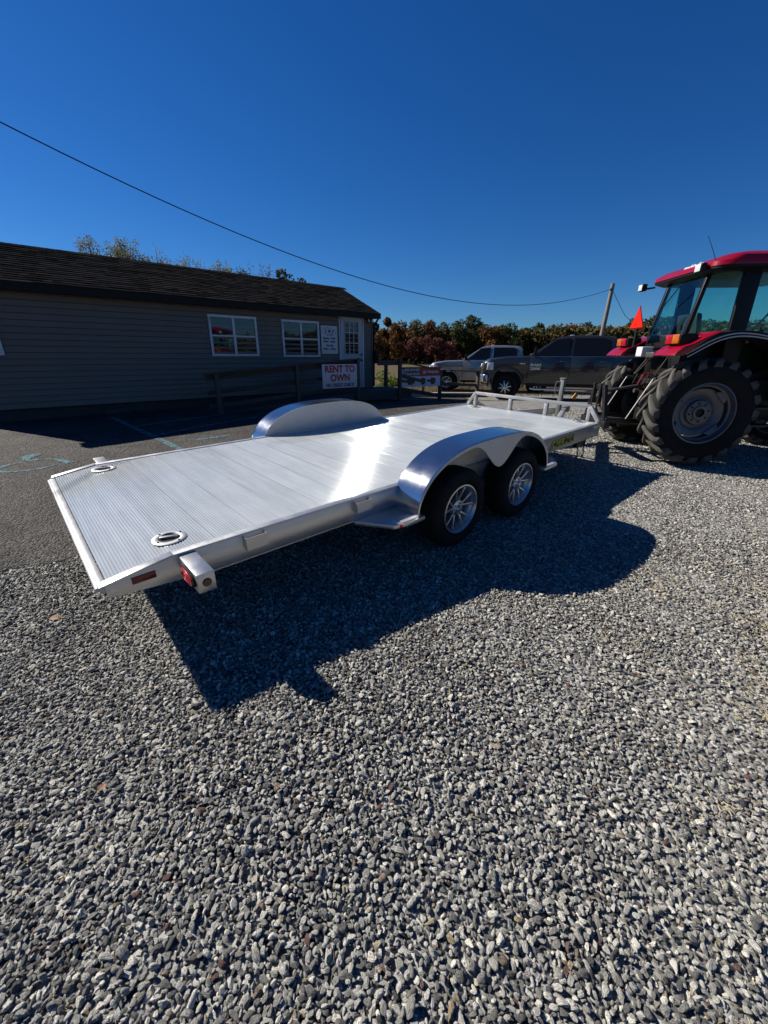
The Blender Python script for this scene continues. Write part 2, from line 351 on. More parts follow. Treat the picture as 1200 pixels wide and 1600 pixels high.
def asphalt_mat(paint=None):
    m = bpy.data.materials.new('worn blue paint on asphalt' if paint else 'coarse chipped asphalt'); nt, N, L, b = nodes_of(m)
    b.inputs['Roughness'].default_value = 0.85; b.inputs['Specular IOR Level'].default_value = 0.25
    tc = N.new('ShaderNodeTexCoord'); col, nrm = asphalt_nodes(N, L, tc); L.new(nrm, b.inputs['Normal'])
    if paint:
        nz = N.new('ShaderNodeTexNoise'); nz.inputs['Scale'].default_value = 16; nz.inputs['Detail'].default_value = 8; nz.inputs['Roughness'].default_value = 0.8; L.new(tc.outputs['Object'], nz.inputs['Vector'])
        mr = N.new('ShaderNodeMapRange'); mr.inputs[1].default_value = 0.43; mr.inputs[2].default_value = 0.56; mr.inputs[4].default_value = 0.85; L.new(nz.outputs[0], mr.inputs[0])
        mx = N.new('ShaderNodeMix'); mx.data_type = 'RGBA'; L.new(mr.outputs[0], mx.inputs[0]); L.new(col, mx.inputs[6]); mx.inputs[7].default_value = (*paint, 1)
        col = mx.outputs[2]
    L.new(col, b.inputs['Base Color']); return m

def edge_y(x): # boundary between asphalt (beyond) and gravel (near)
    x = np.asarray(x, float)
    return np.interp(x, [-30,-2.82,-2.39,-1.0,0.6,1.8,2.3,2.6,2.9], [-9.0,2.56,2.75,3.35,4.3,5.6,7.4,9.5,13.0]) + 0.05*np.sin(x*5.1) + 0.03*np.sin(x*13.7+1)
def is_asphalt(x, y): return (y > edge_y(x)) & (x < 2.9) & (y < 15.5)

def spaced(a, b, near, growth, lo):
    pts = [lo]; st = near
    while pts[-1] < b: pts.append(pts[-1] + st); st *= growth
    return pts
ys = list(np.arange(-6, 10, 0.25)) + spaced(10, 900, 0.3, 1.12, 10.0)
xp_ = list(np.arange(0, 10, 0.4)) + spaced(10, 900, 0.5, 1.15, 10.0)
xs = [-v for v in xp_[:0:-1]] + xp_
yb = [-v for v in spaced(6, 900, 0.4, 1.2, 6.0)[:0:-1]]
ground = grid_mesh('ground', np.array(xs), np.array(yb + ys), gravel_ground_mat()); tag(ground, kind='structure')
asp_m = asphalt_mat()
axs = np.arange(-16, 3.0, 0.12); ays = np.arange(-4, 15.6, 0.12)
# asphalt with a ragged edge: shear a strip mesh so that its near border follows edge_y
def asphalt_sheet():
    cols = np.arange(-24, 2.91, 0.1); v = []; f = []; rows = 40
    for i, x in enumerate(cols):
        y0 = float(edge_y(x)) + random.uniform(-.02, .02)
        for j in range(rows + 1):
            t = (j / rows) ** 1.5; y = y0 + (15.5 - y0) * t
            v.append((x, y, g(x, y) + (0.012 if j else -0.01)))
    n = rows + 1
    for i in range(len(cols)-1):
        for j in range(rows): f.append((i*n+j, (i+1)*n+j, (i+1)*n+j+1, i*n+j+1))
    me = bpy.data.meshes.new('asphalt'); me.from_pydata(v, [], f); me.materials.append(asp_m); me.update()
    o = bpy.data.objects.new('asphalt', me); COL.objects.link(o); return tag(o, kind='structure')
asphalt_sheet()

# painted markings: ribbons draped on the asphalt
paint_m = asphalt_mat((0.10, 0.27, 0.33))
def ribbon(name, pts, w, label, cat='marking', widths=None, group=None):
    P = []
    for i in range(len(pts)-1):
        a, b = np.array(pts[i]), np.array(pts[i+1]); k = max(2, int(np.hypot(*(b-a))/0.12))
        P += [a + (b-a)*t for t in np.linspace(0, 1, k, endpoint=False)]
    P.append(np.array(pts[-1])); P = np.array(P); d = np.gradient(P, axis=0); d /= np.linalg.norm(d, axis=1)[:,None]; nn = np.stack([-d[:,1], d[:,0]], 1)
    v = []; f = []
    for i, (p, q_) in enumerate(zip(P, nn)):
        ww = (np.interp(i/(len(P)-1), np.linspace(0,1,len(widths)), widths) if widths else w) * random.uniform(.9, 1.1)
        for s_ in (-.5, .5):
            a = p + q_*ww*s_; v.append((a[0], a[1], g(*a) + 0.016))
    for i in range(len(P)-1): f.append((2*i, 2*i+2, 2*i+3, 2*i+1))
    me = bpy.data.meshes.new(name); me.from_pydata(v, [], f); me.materials.append(paint_m); me.update()
    o = bpy.data.objects.new(name, me); COL.objects.link(o)
    tag(o, label, cat, group); return o
ribbon('painted_line', [(-5.75,8.65),(-3.05,6.0)], .10, 'worn blue parking line running from the grey building towards the trailer')
ribbon('painted_line', [(-4.75,7.55),(-4.15,8.35),(-3.5,9.2)], .09, 'blue hatch line in the building shade farther from the trailer')
ribbon('painted_line', [(-3.95,6.85),(-3.3,7.9),(-2.7,8.8)], .09, 'blue hatch line in the building shade nearer to the trailer')
ribbon('painted_line', [(-3.1,6.6),(-2.65,6.95)], .09, 'short worn blue dash just beyond the trailer side')
# wheelchair symbol, worn
ac = [( -4.62+.42*math.cos(a)*1.1, 5.0+.30*math.sin(a)) for a in np.linspace(1.3, 5.6, 16)]
symb = empty('wheelchair_symbol', (0,0,0)); tag(symb, 'worn blue wheelchair symbol painted on the asphalt left of the trailer', 'marking')
def sym_part(name, pts, w, widths=None):
    o = ribbon(name, pts, w, None, None, widths); o.parent = symb; return o
sym_part('head', [(-5.04,5.50),(-4.97,5.62),(-4.93,5.70)], .16, [.10,.2,.13])
sym_part('torso', [(-4.98,5.52),(-4.86,5.38),(-4.74,5.43)], .10)
sym_part('seat_line', [(-4.86,5.38),(-4.72,5.44),(-4.5,5.44),(-4.18,5.27)], .06, [.04,.05,.05,.12])
sym_part('wheel_arc', [(-4.85,5.30),(-4.93,5.18),(-4.95,5.02),(-4.86,4.90),(-4.70,4.86),(-4.52,4.92),(-4.40,5.0),(-4.3,5.17)], .07, [.05,.06,.09,.09,.05,.06,.08,.03])

# ------------------------------------------------------------------ gravel: one mass of crushed stones
def stone_mesh(seed):
    r = np.random.default_rng(seed)
    bm = bmesh.new(); bmesh.ops.create_icosphere(bm, subdivisions=3, radius=1.0)
    P = r.normal(size=(11, 3)); P /= np.linalg.norm(P, axis=1)[:, None]; D = r.uniform(.52, .92, 11)
    for v in bm.verts:
        d = np.array(v.co); c = P @ d
        rad = min([1.0] + [D[i] / c[i] for i in range(len(P)) if c[i] > 0.05])
        v.co = Vector(d * rad * (1 + r.uniform(-.012, .012)))
    bmesh.ops.dissolve_limit(bm, angle_limit=math.radians(7), verts=bm.verts, edges=bm.edges)
    bmesh.ops.triangulate(bm, faces=bm.faces)
    sc = (r.uniform(.95, 1.3), r.uniform(.6, .8), r.uniform(.38, .62))
    for v in bm.verts: v.co = Vector((v.co.x*sc[0], v.co.y*sc[1], v.co.z*sc[2]))
    me = bpy.data.meshes.new('crushed stone'); bm.to_mesh(me); bm.free()
    me.polygons.foreach_set('use_smooth', [True]*len(me.polygons))
    try: me.set_sharp_from_angle(angle=math.radians(24))
    except Exception: pass
    return me
def stone_mat():
    m = bpy.data.materials.new('crushed limestone'); nt, N, L, b = nodes_of(m); b.inputs['Roughness'].default_value = 0.68; b.inputs['Specular IOR Level'].default_value = 0.3
    oi = N.new('ShaderNodeObjectInfo'); cr = N.new('ShaderNodeValToRGB'); cr.color_ramp.interpolation = 'LINEAR'
    e = cr.color_ramp.elements
    stops = [(0,(.10,.10,.10)),(.28,(.24,.238,.23)),(.6,(.43,.425,.41)),(.85,(.62,.61,.58)),(.955,(.78,.76,.70)),(.968,(.36,.30,.20)),(.985,(.24,.19,.14)),(.990,(.14,.085,.078)),(1,(.15,.075,.065))]
    e[0].position = 0; e[0].color = (*stops[0][1],1); e[1].position = 1; e[1].color = (*stops[-1][1],1)
    for p, c in stops[1:-1]: k = e.new(p); k.color = (c[0]*1.05, c[1]*1.03, c[2]*.96, 1)
    L.new(oi.outputs['Random'], cr.inputs[0])
    tc = N.new('ShaderNodeTexCoord'); mp = N.new('ShaderNodeMapping'); mp.inputs['Scale'].default_value = (1.2, 5, 3); L.new(tc.outputs['Object'], mp.inputs['Vector'])
    ad = N.new('ShaderNodeVectorMath'); ad.operation = 'ADD'; L.new(mp.outputs[0], ad.inputs[0])
    sc = N.new('ShaderNodeVectorMath'); sc.operation = 'SCALE'; sc.inputs[0].default_value = (37, 91, 53); L.new(oi.outputs['Random'], sc.inputs['Scale']); L.new(sc.outputs[0], ad.inputs[1])
    nz = N.new('ShaderNodeTexNoise'); nz.inputs['Scale'].default_value = 1.6; nz.inputs['Detail'].default_value = 7; nz.inputs['Roughness'].default_value = 0.7; L.new(ad.outputs[0], nz.inputs['Vector'])
    mr = N.new('ShaderNodeMapRange'); mr.inputs[1].default_value = .36; mr.inputs[2].default_value = .66; mr.inputs[3].default_value = .35; mr.inputs[4].default_value = 1.5; L.new(nz.outputs[0], mr.inputs[0])
    vm = N.new('ShaderNodeVectorMath'); vm.operation = 'SCALE'; L.new(cr.outputs[0], vm.inputs[0]); L.new(mr.outputs[0], vm.inputs['Scale']); L.new(vm.outputs[0], b.inputs['Base Color'])
    bp = N.new('ShaderNodeBump'); bp.inputs['Strength'].default_value = .6; bp.inputs['Distance'].default_value = .12; L.new(nz.outputs[0], bp.inputs['Height']); L.new(bp.outputs[0], b.inputs['Normal'])
    return m
st_m = stone_mat()
stones = []
for i in range(9):
    me = stone_mesh(100 + i); me.materials.append(st_m); stones.append(bpy.data.objects.new('stone_shape', me))

def make_scatter(name, P, ROT, SC, IDX, sources, label=None, cat=None):
    me = bpy.data.meshes.new(name); me.vertices.add(len(P)); me.vertices.foreach_set('co', P.astype(np.float32).ravel())
    a = me.attributes.new('rot', 'FLOAT_VECTOR', 'POINT'); a.data.foreach_set('vector', ROT.astype(np.float32).ravel())
    a = me.attributes.new('scl', 'FLOAT_VECTOR', 'POINT'); a.data.foreach_set('vector', SC.astype(np.float32).ravel())
    a = me.attributes.new('idx', 'INT', 'POINT'); a.data.foreach_set('value', IDX.astype(np.int32).ravel())
    o = bpy.data.objects.new(name, me); COL.objects.link(o)
    ng = bpy.data.node_groups.new(name, 'GeometryNodeTree')
    ng.interface.new_socket('Geometry', in_out='INPUT', socket_type='NodeSocketGeometry'); ng.interface.new_socket('Geometry', in_out='OUTPUT', socket_type='NodeSocketGeometry')
    N, L = ng.nodes, ng.links
    gi = N.new('NodeGroupInput'); go = N.new('NodeGroupOutput')
    jn = N.new('GeometryNodeJoinGeometry')
    for s_ in reversed(sources):
        ob = N.new('GeometryNodeObjectInfo'); ob.inputs['Object'].default_value = s_; ob.inputs['As Instance'].default_value = True
        L.new(ob.outputs['Geometry'], jn.inputs[0])
    ip = N.new('GeometryNodeInstanceOnPoints'); L.new(gi.outputs[0], ip.inputs['Points']); L.new(jn.outputs[0], ip.inputs['Instance']); ip.inputs['Pick Instance'].default_value = True
    def attr(nm, ty):
        n = N.new('GeometryNodeInputNamedAttribute'); n.data_type = ty; n.inputs[0].default_value = nm; return n.outputs[0]
    er = N.new('FunctionNodeEulerToRotation'); L.new(attr('rot', 'FLOAT_VECTOR'), er.inputs[0])
    L.new(attr('idx', 'INT'), ip.inputs['Instance Index']); L.new(er.outputs[0], ip.inputs['Rotation']); L.new(attr('scl', 'FLOAT_VECTOR'), ip.inputs['Scale'])
    L.new(ip.outputs[0], go.inputs[0])
    md = o.modifiers.new('scatter', 'NODES'); md.node_group = ng
    tag(o, label, cat, None, 'stuff'); return o

def gravel_points():
    out = []
    def layer(x0, x1, y0, y1, pitch, size, dz):
        xs_ = np.arange(x0, x1, pitch); ys_ = np.arange(y0, y1, pitch)
        X, Y = np.meshgrid(xs_, ys_); X = X.ravel() + rng.uniform(-.5, .5, X.size)*pitch; Y = Y.ravel() + rng.uniform(-.5, .5, X.size)*pitch
        ed = edge_y(X); nearedge = Y - ed
        k = (((nearedge < 0.0) | (X > 2.9)) | ((nearedge < 0.35) & (rng.random(X.size) < 0.28 * np.exp(-np.maximum(nearedge,0)/.11))))
        k &= (np.abs(X) < 0.97*np.maximum(Y, 0) + 1.9) | (Y < 0)
        X, Y = X[k], Y[k]
        s_ = size * np.exp(rng.normal(0, .27, X.size)); s_ = np.clip(s_, size*.5, size*1.8)
        sink = .006*np.clip((X - .3)/1.2, 0, 1)*(.5 + .5*np.sin(X*3.3 + Y*1.7)*np.sin(Y*2.9 - X*1.3))
        out.append((X, Y, G(X, Y) + dz - sink + rng.uniform(-.002, .0035, X.size), s_))
    layer(-3.4, 4.4, -0.3, 3.1, .0135, .0084, .000)
    layer(-3.4, 4.4, -0.3, 3.1, .0205, .0098, .008)
    layer(-3.2, 8.0, 3.1, 6.0, .0190, .0108, .002)
    layer(1.0, 12.0, 6.0, 10.5, .027, .0155, .002)
    layer(4.4, 6.0, -.3, 3.1, .03, .017, .003)
    # a few larger loose stones
    n = 260; X = rng.uniform(-3, 4, n); Y = rng.uniform(.3, 4, n); k = Y < edge_y(X) - .05; X, Y = X[k], Y[k]
    out.append((X, Y, G(X, Y) + .012, rng.uniform(.014, .021, X.size)))
    X, Y, Z, SZ = [np.concatenate([o[i] for o in out]) for i in range(4)]
    n = X.size
    tilt_ = rng.normal(0, .42, (n, 2)); R = np.stack([tilt_[:,0], tilt_[:,1], rng.uniform(0, 2*PI, n)], 1)
    SC = SZ[:, None] * rng.uniform(.85, 1.2, (n, 3))
    make_scatter('gravel', np.stack([X, Y, Z], 1), R, SC, rng.integers(0, len(stones), n), stones, 'grey crushed stone gravel covering the yard', 'gravel')
    return n
print('stones', gravel_points())

# ------------------------------------------------------------------ dry straw wisps and fallen leaves on the gravel
def straw():
    mb = MB()
    spots = [(2.35,1.95,.35,330),(2.05,1.55,.28,260),(1.75,1.35,.2,120),(2.9,2.3,.4,300),(3.4,3.0,.6,260),(1.9,2.4,.3,120),(1.35,1.9,.22,50),(2.5,2.6,.35,80),(1.2,1.0,.15,30),(1.45,.75,.15,30),(2.6,1.3,.3,90),(0.95,.45,.12,22),(1.2,2.5,.4,40)]
    for cx, cy, r, n in spots:
        for _ in range(n):
            x = cx + random.gauss(0, r*.5); y = cy + random.gauss(0, r*.45); a = random.uniform(0, 2*PI); l = random.uniform(.010, .036); z = g(x, y) + random.uniform(.012, .02)
            b_ = (x + l*math.cos(a), y + l*math.sin(a), z + random.uniform(-.003, .010))
            mb.bar((x, y, z), b_, .0016)
    o = mb.build('dry_grass', mat('straw', (.55,.45,.24), .7, var=.3, vscale=30)); tag(o, 'yellow dry grass wisps lying on the gravel', 'dry grass', None, 'stuff')
straw()
leaf_m = mat('fallen leaf', (.22,.11,.06), .7, var=.3, vscale=40)
for x, y, s_, a, lab in [(-1.97,2.04,.045,.4,'brown fallen leaf on the gravel left of the trailer tail'),(-1.03,1.02,.022,1.5,'small orange leaf scrap on the near gravel at left')]:
    mb = MB(); n = 9; pts = []
    for k in range(n):
        t = k/(n-1); w = .34*math.sin(PI*min(1, t*1.05))**.8; pts.append((t-.5, w, .10*math.sin(3*t)))
    v = [(p[0], p[1], p[2]+.06) for p in pts] + [(p[0], 0, p[2]) for p in pts] + [(p[0], -p[1], p[2]+.05) for p in pts]
    f = [(i, i+1, n+i+1, n+i) for i in range(n-1)] + [(n+i, n+i+1, 2*n+i+1, 2*n+i) for i in range(n-1)]
    mb.add([(a_*s_*1.6, b_*s_*1.6, c*s_) for a_, b_, c in v], f)
    o = mb.build('leaf', leaf_m); o.location = (x, y, g(x, y)+.018); o.rotation_euler = (.15, .1, a); tag(o, lab, 'leaf')
# ------------------------------------------------------------------ flatbed trailer. local (u forward, v to the right, z up) -> (u, -v, z)
TX, TY, TYAW, DECK, TL, TW = -2.6618, 3.0865, 0.7369, 0.5875, 5.431, 2.08
TILT = 0.04034
trailer = empty('flatbed_trailer')
tag(trailer, 'long aluminium flatbed car trailer with ribbed deck and two fenders', 'trailer')
TM = Matrix.Translation((0, 0, CAM_H)) @ Matrix.Rotation(TILT, 4, 'X') @ Matrix.Translation((0, 0, -CAM_H)) @ Matrix.Translation((TX, TY, 0)) @ Matrix.Rotation(TYAW, 4, 'Z')
trailer.matrix_world = TM
MT['deck'].node_tree.nodes['trailer_coords'].object = trailer
class TMB(MB):
    def add(s, vs, fs): return MB.add(s, [(p[0], -p[1], p[2]) for p in vs], fs)
U1, U2 = 2.325, 3.205      # axles
KNEE = .30
# deck planks: rounded ribs running across
PW = (TL - .10 - KNEE) / 22
def plank_mesh(width, ribs, length, z0=-.03, amp=.0027, gap=.0016):
    sec = [(gap, z0), (gap, -.001)]; pitch = (width - 2*gap) / ribs
    for r in range(ribs):
        for t in (0, .10, .135, .20, .32, .5, .68, .80, .865, .90):
            q_ = (t-.5)/.40; sec.append((gap + pitch*(r+t), -amp + (amp * math.sqrt(max(0, 1-q_*q_)) if abs(q_) < 1 else 0)))
    sec += [(width-gap, -.001), (width-gap, z0)]
    n = len(sec); v = [(s_[0], -.02, s_[1]) for s_ in sec] + [(s_[0], -(length-.02), s_[1]) for s_ in sec]
    f = [(i, (i+1) % n, n+(i+1) % n, n+i) for i in range(n)]
    me = bpy.data.meshes.new('deck_plank'); me.from_pydata(v, [], f); me.materials.append(MT['deck'])
    bm = bmesh.new(); bm.from_mesh(me); bmesh.ops.recalc_face_normals(bm, faces=bm.faces); bm.to_mesh(me); bm.free()
    me.polygons.foreach_set('use_smooth', [True]*len(me.polygons)); me.set_sharp_from_angle(angle=math.radians(60)); return me
pm = plank_mesh(PW, 15, TW)
if pm.polygons and sum(p.normal.z * p.area for p in pm.polygons if p.center.z > -.01) < 0: pm.flip_normals()
for i in range(22):
    o = bpy.data.objects.new('deck_plank', pm); COL.objects.link(o); o.parent = trailer; o.location = (KNEE + .003 + i*PW, 0, DECK + random.uniform(-.0006, .0006)); o.rotation_euler = (0, random.uniform(-.0035, .0035), 0)
tm_ = plank_mesh(KNEE + .0, 20, TW, amp=.0027, gap=.001)
o = bpy.data.objects.new('tail_plate', tm_); COL.objects.link(o); o.parent = trailer; o.location = (0.012, 0, DECK - .0455); o.rotation_euler = (0, -math.atan(.046/KNEE), 0)
MB().box(TL-.095, TL-.002, -TW+.02, -.02, DECK-.05, DECK-.001).build('front_deck_strip', MT['deck'], trailer, bevel=.002)
# side beams with tapered tail and thin top flange
for s_ in (0, 1):
    vo = TW if s_ else 0; sg = 1 if s_ else -1
    beam = [(.0, DECK-.115), (.0, DECK-.050), (KNEE, DECK-.004), (TL, DECK-.004), (TL, DECK-.155), (.42, DECK-.155)]
    a, b_ = sorted((vo, vo - sg*.03)); TMB().prism(beam, 'y', a, b_).build('side_beam', MT['alu'], trailer, bevel=.002)
    a, b_ = sorted((vo + sg*.006, vo - sg*.045))
    fl = TMB(); fl.hexa([(KNEE,a,DECK-.001),(TL,a,DECK-.001),(TL,b_,DECK-.001),(KNEE,b_,DECK-.001),(KNEE,a,DECK+.005),(TL,a,DECK+.005),(TL,b_,DECK+.005),(KNEE,b_,DECK+.005)])
    fl.build('edge_flange', MT['alu'], trailer, bevel=.0015)
    f2 = TMB(); f2.hexa([(-.005,a,DECK-.050),(KNEE+.003,a,DECK-.001),(KNEE+.003,b_,DECK-.001),(-.005,b_,DECK-.050),(-.005,a,DECK-.040),(KNEE+.003,a,DECK+.0065),(KNEE+.003,b_,DECK+.0065),(-.005,b_,DECK-.040)])
    f2.build('tail_flange', MT['alu'], trailer, bevel=.0015)
    # bottom return flange of the channel
    a, b_ = sorted((vo + sg*.001, vo - sg*.07)); TMB().box(.43, TL, a, b_, DECK-.163, DECK-.1555).build('lower_flange', MT['alu'], trailer)
TMB().tube([(-.028, .06, DECK-.062), (-.028, TW-.015, DECK-.062)], .010, 10).build('rear_edge_rod', MT['white_alu'], trailer, smooth=True)
TMB().box(-.022, .010, .045, TW-.005, DECK-.085, DECK-.050).build('rear_lip', MT['white_alu'], trailer, bevel=.003)
# under-deck structure
for k in range(12):
    u = .55 + k*.43
    TMB().box(u, u+.05, .03, TW-.03, DECK-.15, DECK-.035).build('cross_member', MT['alu_dull'], trailer)
for u in (U1, U2):
    TMB().tube([(u, .0, .34), (u, TW, .34)], .035, 10).build('axle', MT['black_steel'], trailer, smooth=True)
TMB().box(TL-.06, TL, .0, TW, DECK-.155, DECK-.052).build('front_beam', MT['alu'], trailer, bevel=.003)
# reflectors on the tapered tail
TMB().hexa([(.105,TW,DECK-.085),(.21,TW,DECK-.083),(.21,TW+.004,DECK-.083),(.105,TW+.004,DECK-.085),(.105,TW,DECK-.048),(.21,TW,DECK-.046),(.21,TW+.004,DECK-.046),(.105,TW+.004,DECK-.048)]).build('side_reflector', MT['dark_red'], trailer, bevel=.001)
# tail light arms
for s_ in (0, 1):
    V = (lambda v: v) if s_ else (lambda v: TW - v)
    a, b_ = sorted((V(TW+.002), V(TW+.255)))
    arm = TMB().box(KNEE+.022, KNEE+.105, a, b_, DECK-.108, DECK-.008).build('tail_light_arm', MT['alu'], trailer, bevel=.004)
    ring = TMB(); lens = TMB(); cc = (KNEE+.02, V(TW+.14), DECK-.058)
    def oval(mb, r0, r1, u, h): # oval solid facing backwards
        n = 28; pts = [(cc[0]-u, cc[1] + r0*math.cos(2*PI*k/n), cc[2] + r1*math.sin(2*PI*k/n)) for k in range(n)]
        p2_ = [(cc[0]+.004, p[1], p[2]) for p in pts]; mb.add(pts + p2_, [tuple(range(n)), tuple(range(n, 2*n))[::-1]] + [(k, (k+1) % n, n+(k+1) % n, n+k) for k in range(n)])
    oval(ring, .098, .044, .010, 0); ring.build('lamp_gasket', MT['rubber'], arm, bevel=.003)
    oval(lens, .086, .035, .016, 0); lens.build('tail_lamp', MT['red_lens'], arm, bevel=.004)
    for r_ in (.25, .62):
        mb = TMB(); mb.tube([(cc[0]-.017, cc[1]+.083*r_*math.cos(2*PI*k/24), cc[2]+.035*r_*math.sin(2*PI*k/24)) for k in range(24)], .0018, 5, closed=True); mb.build('lens_ridge', MT['red_lens'], arm)
    sg = 1 if s_ else -1
    e = TMB().lathe([(0.0, sg*.006), (.017, sg*.005), (.022, sg*.001), (.022, -sg*.002)], (KNEE+.064, V(TW+.256), DECK-.058), 'y', 20)
    e.build('marker_lamp', MT['amber_dark'], arm, smooth=True)
# stake pockets
def pocket(u, s_, w=.125):
    V = (lambda v: v) if s_ else (lambda v: TW - v)
    mb = TMB(); a, b_ = sorted((V(TW+.045), V(TW+.051))); mb.box(u, u+w, a, b_, DECK-.085, DECK-.012)
    for uu in (u, u+w-.006): a, b_ = sorted((V(TW+.001), V(TW+.0449))); mb.box(uu, uu+.006, a, b_, DECK-.085, DECK-.012)
    mb.build('stake_pocket', MT['alu'], trailer)
for u in (.655, 1.425, 5.16): pocket(u, 1)
for u in (1.20, .62, 4.4): pocket(u, 0)
# running boards before and behind the fenders
for s_ in (0, 1):
    V = (lambda v: v) if s_ else (lambda v: TW - v)
    for rear in (1, 0):
        z = DECK-.160
        if rear: poly = [(1.43,TW+.001),(1.585,TW+.235),(1.69,TW+.262),(1.86,TW+.262),(1.86,TW+.001)]
        else: poly = [(3.56,TW+.001),(3.56,TW+.262),(3.80,TW+.262),(3.98,TW+.13),(4.0,TW+.001)]
        poly = [(p[0], V(p[1])) for p in poly]
        tr = TMB().prism(poly, 'z', z-.028, z).build('running_board', MT['alu'], trailer, bevel=.003)
        pl = [(1.66,TW+.16),(1.66,TW+.245),(1.83,TW+.245),(1.83,TW+.16)] if rear else [(3.6,TW+.1),(3.6,TW+.245),(3.78,TW+.245),(3.88,TW+.1)]
        TMB().prism([(p[0], V(p[1])) for p in pl], 'z', z+.001, z+.004).build('tread_pad', MT['white_alu'], tr)
        if rear:
            mb = TMB(); mb.lathe([(0,-.006),(.012,-.005),(.015,0)], (1.637, V(TW+.254), z-.014), 'x', 14); mb.build('marker_lamp', MT['red_lens'], tr, smooth=True)
            gus = TMB(); a, b_ = sorted((V(TW+.002), V(TW+.2))); 
            gus.add([(1.845,V(TW+.003),z+.002),(1.845,V(TW+.24),z+.002),(1.845,V(TW+.003),DECK-.01),(1.85,V(TW+.003),z+.002),(1.85,V(TW+.24),z+.002),(1.85,V(TW+.003),DECK-.01)], [(0,1,2),(3,5,4),(0,3,4,1),(1,4,5,2),(2,5,3,0)])
            gus.build('gusset', MT['alu_dull'], tr)
# fenders
FU0, FU1, FZ0, FH = 1.80, 3.60, .415, .450
def outline(t): # t in -1..1 parameter angle based
    return (FU0+FU1)/2 + (FU1-FU0)/2*t, FZ0 + FH*max(0, 1-abs(t)**3.0)**(1/2.1)
def fz(u): return outline((u-(FU0+FU1)/2)/((FU1-FU0)/2))[1]
ts = [math.copysign(1-(1-abs(x))**2.2, x) for x in np.linspace(-1, 1, 61)]
ol = [outline(t) for t in ts]
for s_ in (0, 1):
    V = (lambda v: v) if s_ else (lambda v: TW - v)
    fr = empty('fender', (0,0,0), trailer)
    mb = TMB(); n = len(ol); cx, cz = (FU0+FU1)/2, FZ0+.1
    inn = [(cx + (u-cx)*.995, cz + (z-cz)*.989) for u, z in ol]
    a, b_ = V(TW-.012), V(TW+.255)
    vs = [(u,a,z) for u,z in ol] + [(u,b_,z) for u,z in ol] + [(u,a,z) for u,z in inn] + [(u,b_,z) for u,z in inn]
    fs = []
    for i in range(n-1): fs += [(i,i+1,n+i+1,n+i), (2*n+i,3*n+i,3*n+i+1,2*n+i+1), (i,2*n+i,2*n+i+1,i+1), (n+i,n+i+1,3*n+i+1,3*n+i)]
    fs += [(0,n,3*n,2*n), (n-1,3*n-1,4*n-1,2*n-1)]
    mb.add(vs, fs); mb.build('fender_top', MT['fender'], fr, smooth=True, angle=50)
    # rolled outer edge
    TMB().tube([(u, b_ - (0.004 if s_ else -0.004), z-.004) for u, z in ol], .0065, 8).build('rolled_edge', MT['fender'], fr, smooth=True)
    # scalloped skirt
    us = np.linspace(FU0+.012, FU1-.012, 90); mid = (U1+U2)/2
    def low(u):
        top = fz(u) - .012; d = abs(u-mid)
        rz = min(top - .010 - .012*min(1, abs(u-mid)/.5), .862)
        w = .5+.5*math.cos(PI*min(1, (d/.40))**.95)
        return rz - (rz - .605)*w**1.15
    sk = TMB(); y0, y1 = V(TW+.249), V(TW+.253); vs = []; 
    for u in us: vs += [(u,y0,fz(u)-.005),(u,y0,low(u)),(u,y1,fz(u)-.005),(u,y1,low(u))]
    fs = []
    for i in range(len(us)-1):
        o4 = 4*i; fs += [(o4,o4+1,o4+5,o4+4),(o4+2,o4+6,o4+7,o4+3),(o4+1,o4+3,o4+7,o4+5)]
    sk.add(vs, fs); sk.build('fender_skirt', MT['alu_dull'], fr, smooth=True)
    iw = TMB(); y0, y1 = V(TW+.000), V(TW-.006); vs = []
    for u in us: vs += [(u,y0,fz(u)-.006),(u,y0,DECK-.15),(u,y1,fz(u)-.006),(u,y1,DECK-.15)]
    iw.add(vs, [q4 for i in range(len(us)-1) for q4 in ((4*i,4*i+1,4*i+5,4*i+4),(4*i+2,4*i+6,4*i+7,4*i+3))] + [(0,2,3,1)])
    iw.build('inner_wall', MT['alu_dull'], fr)
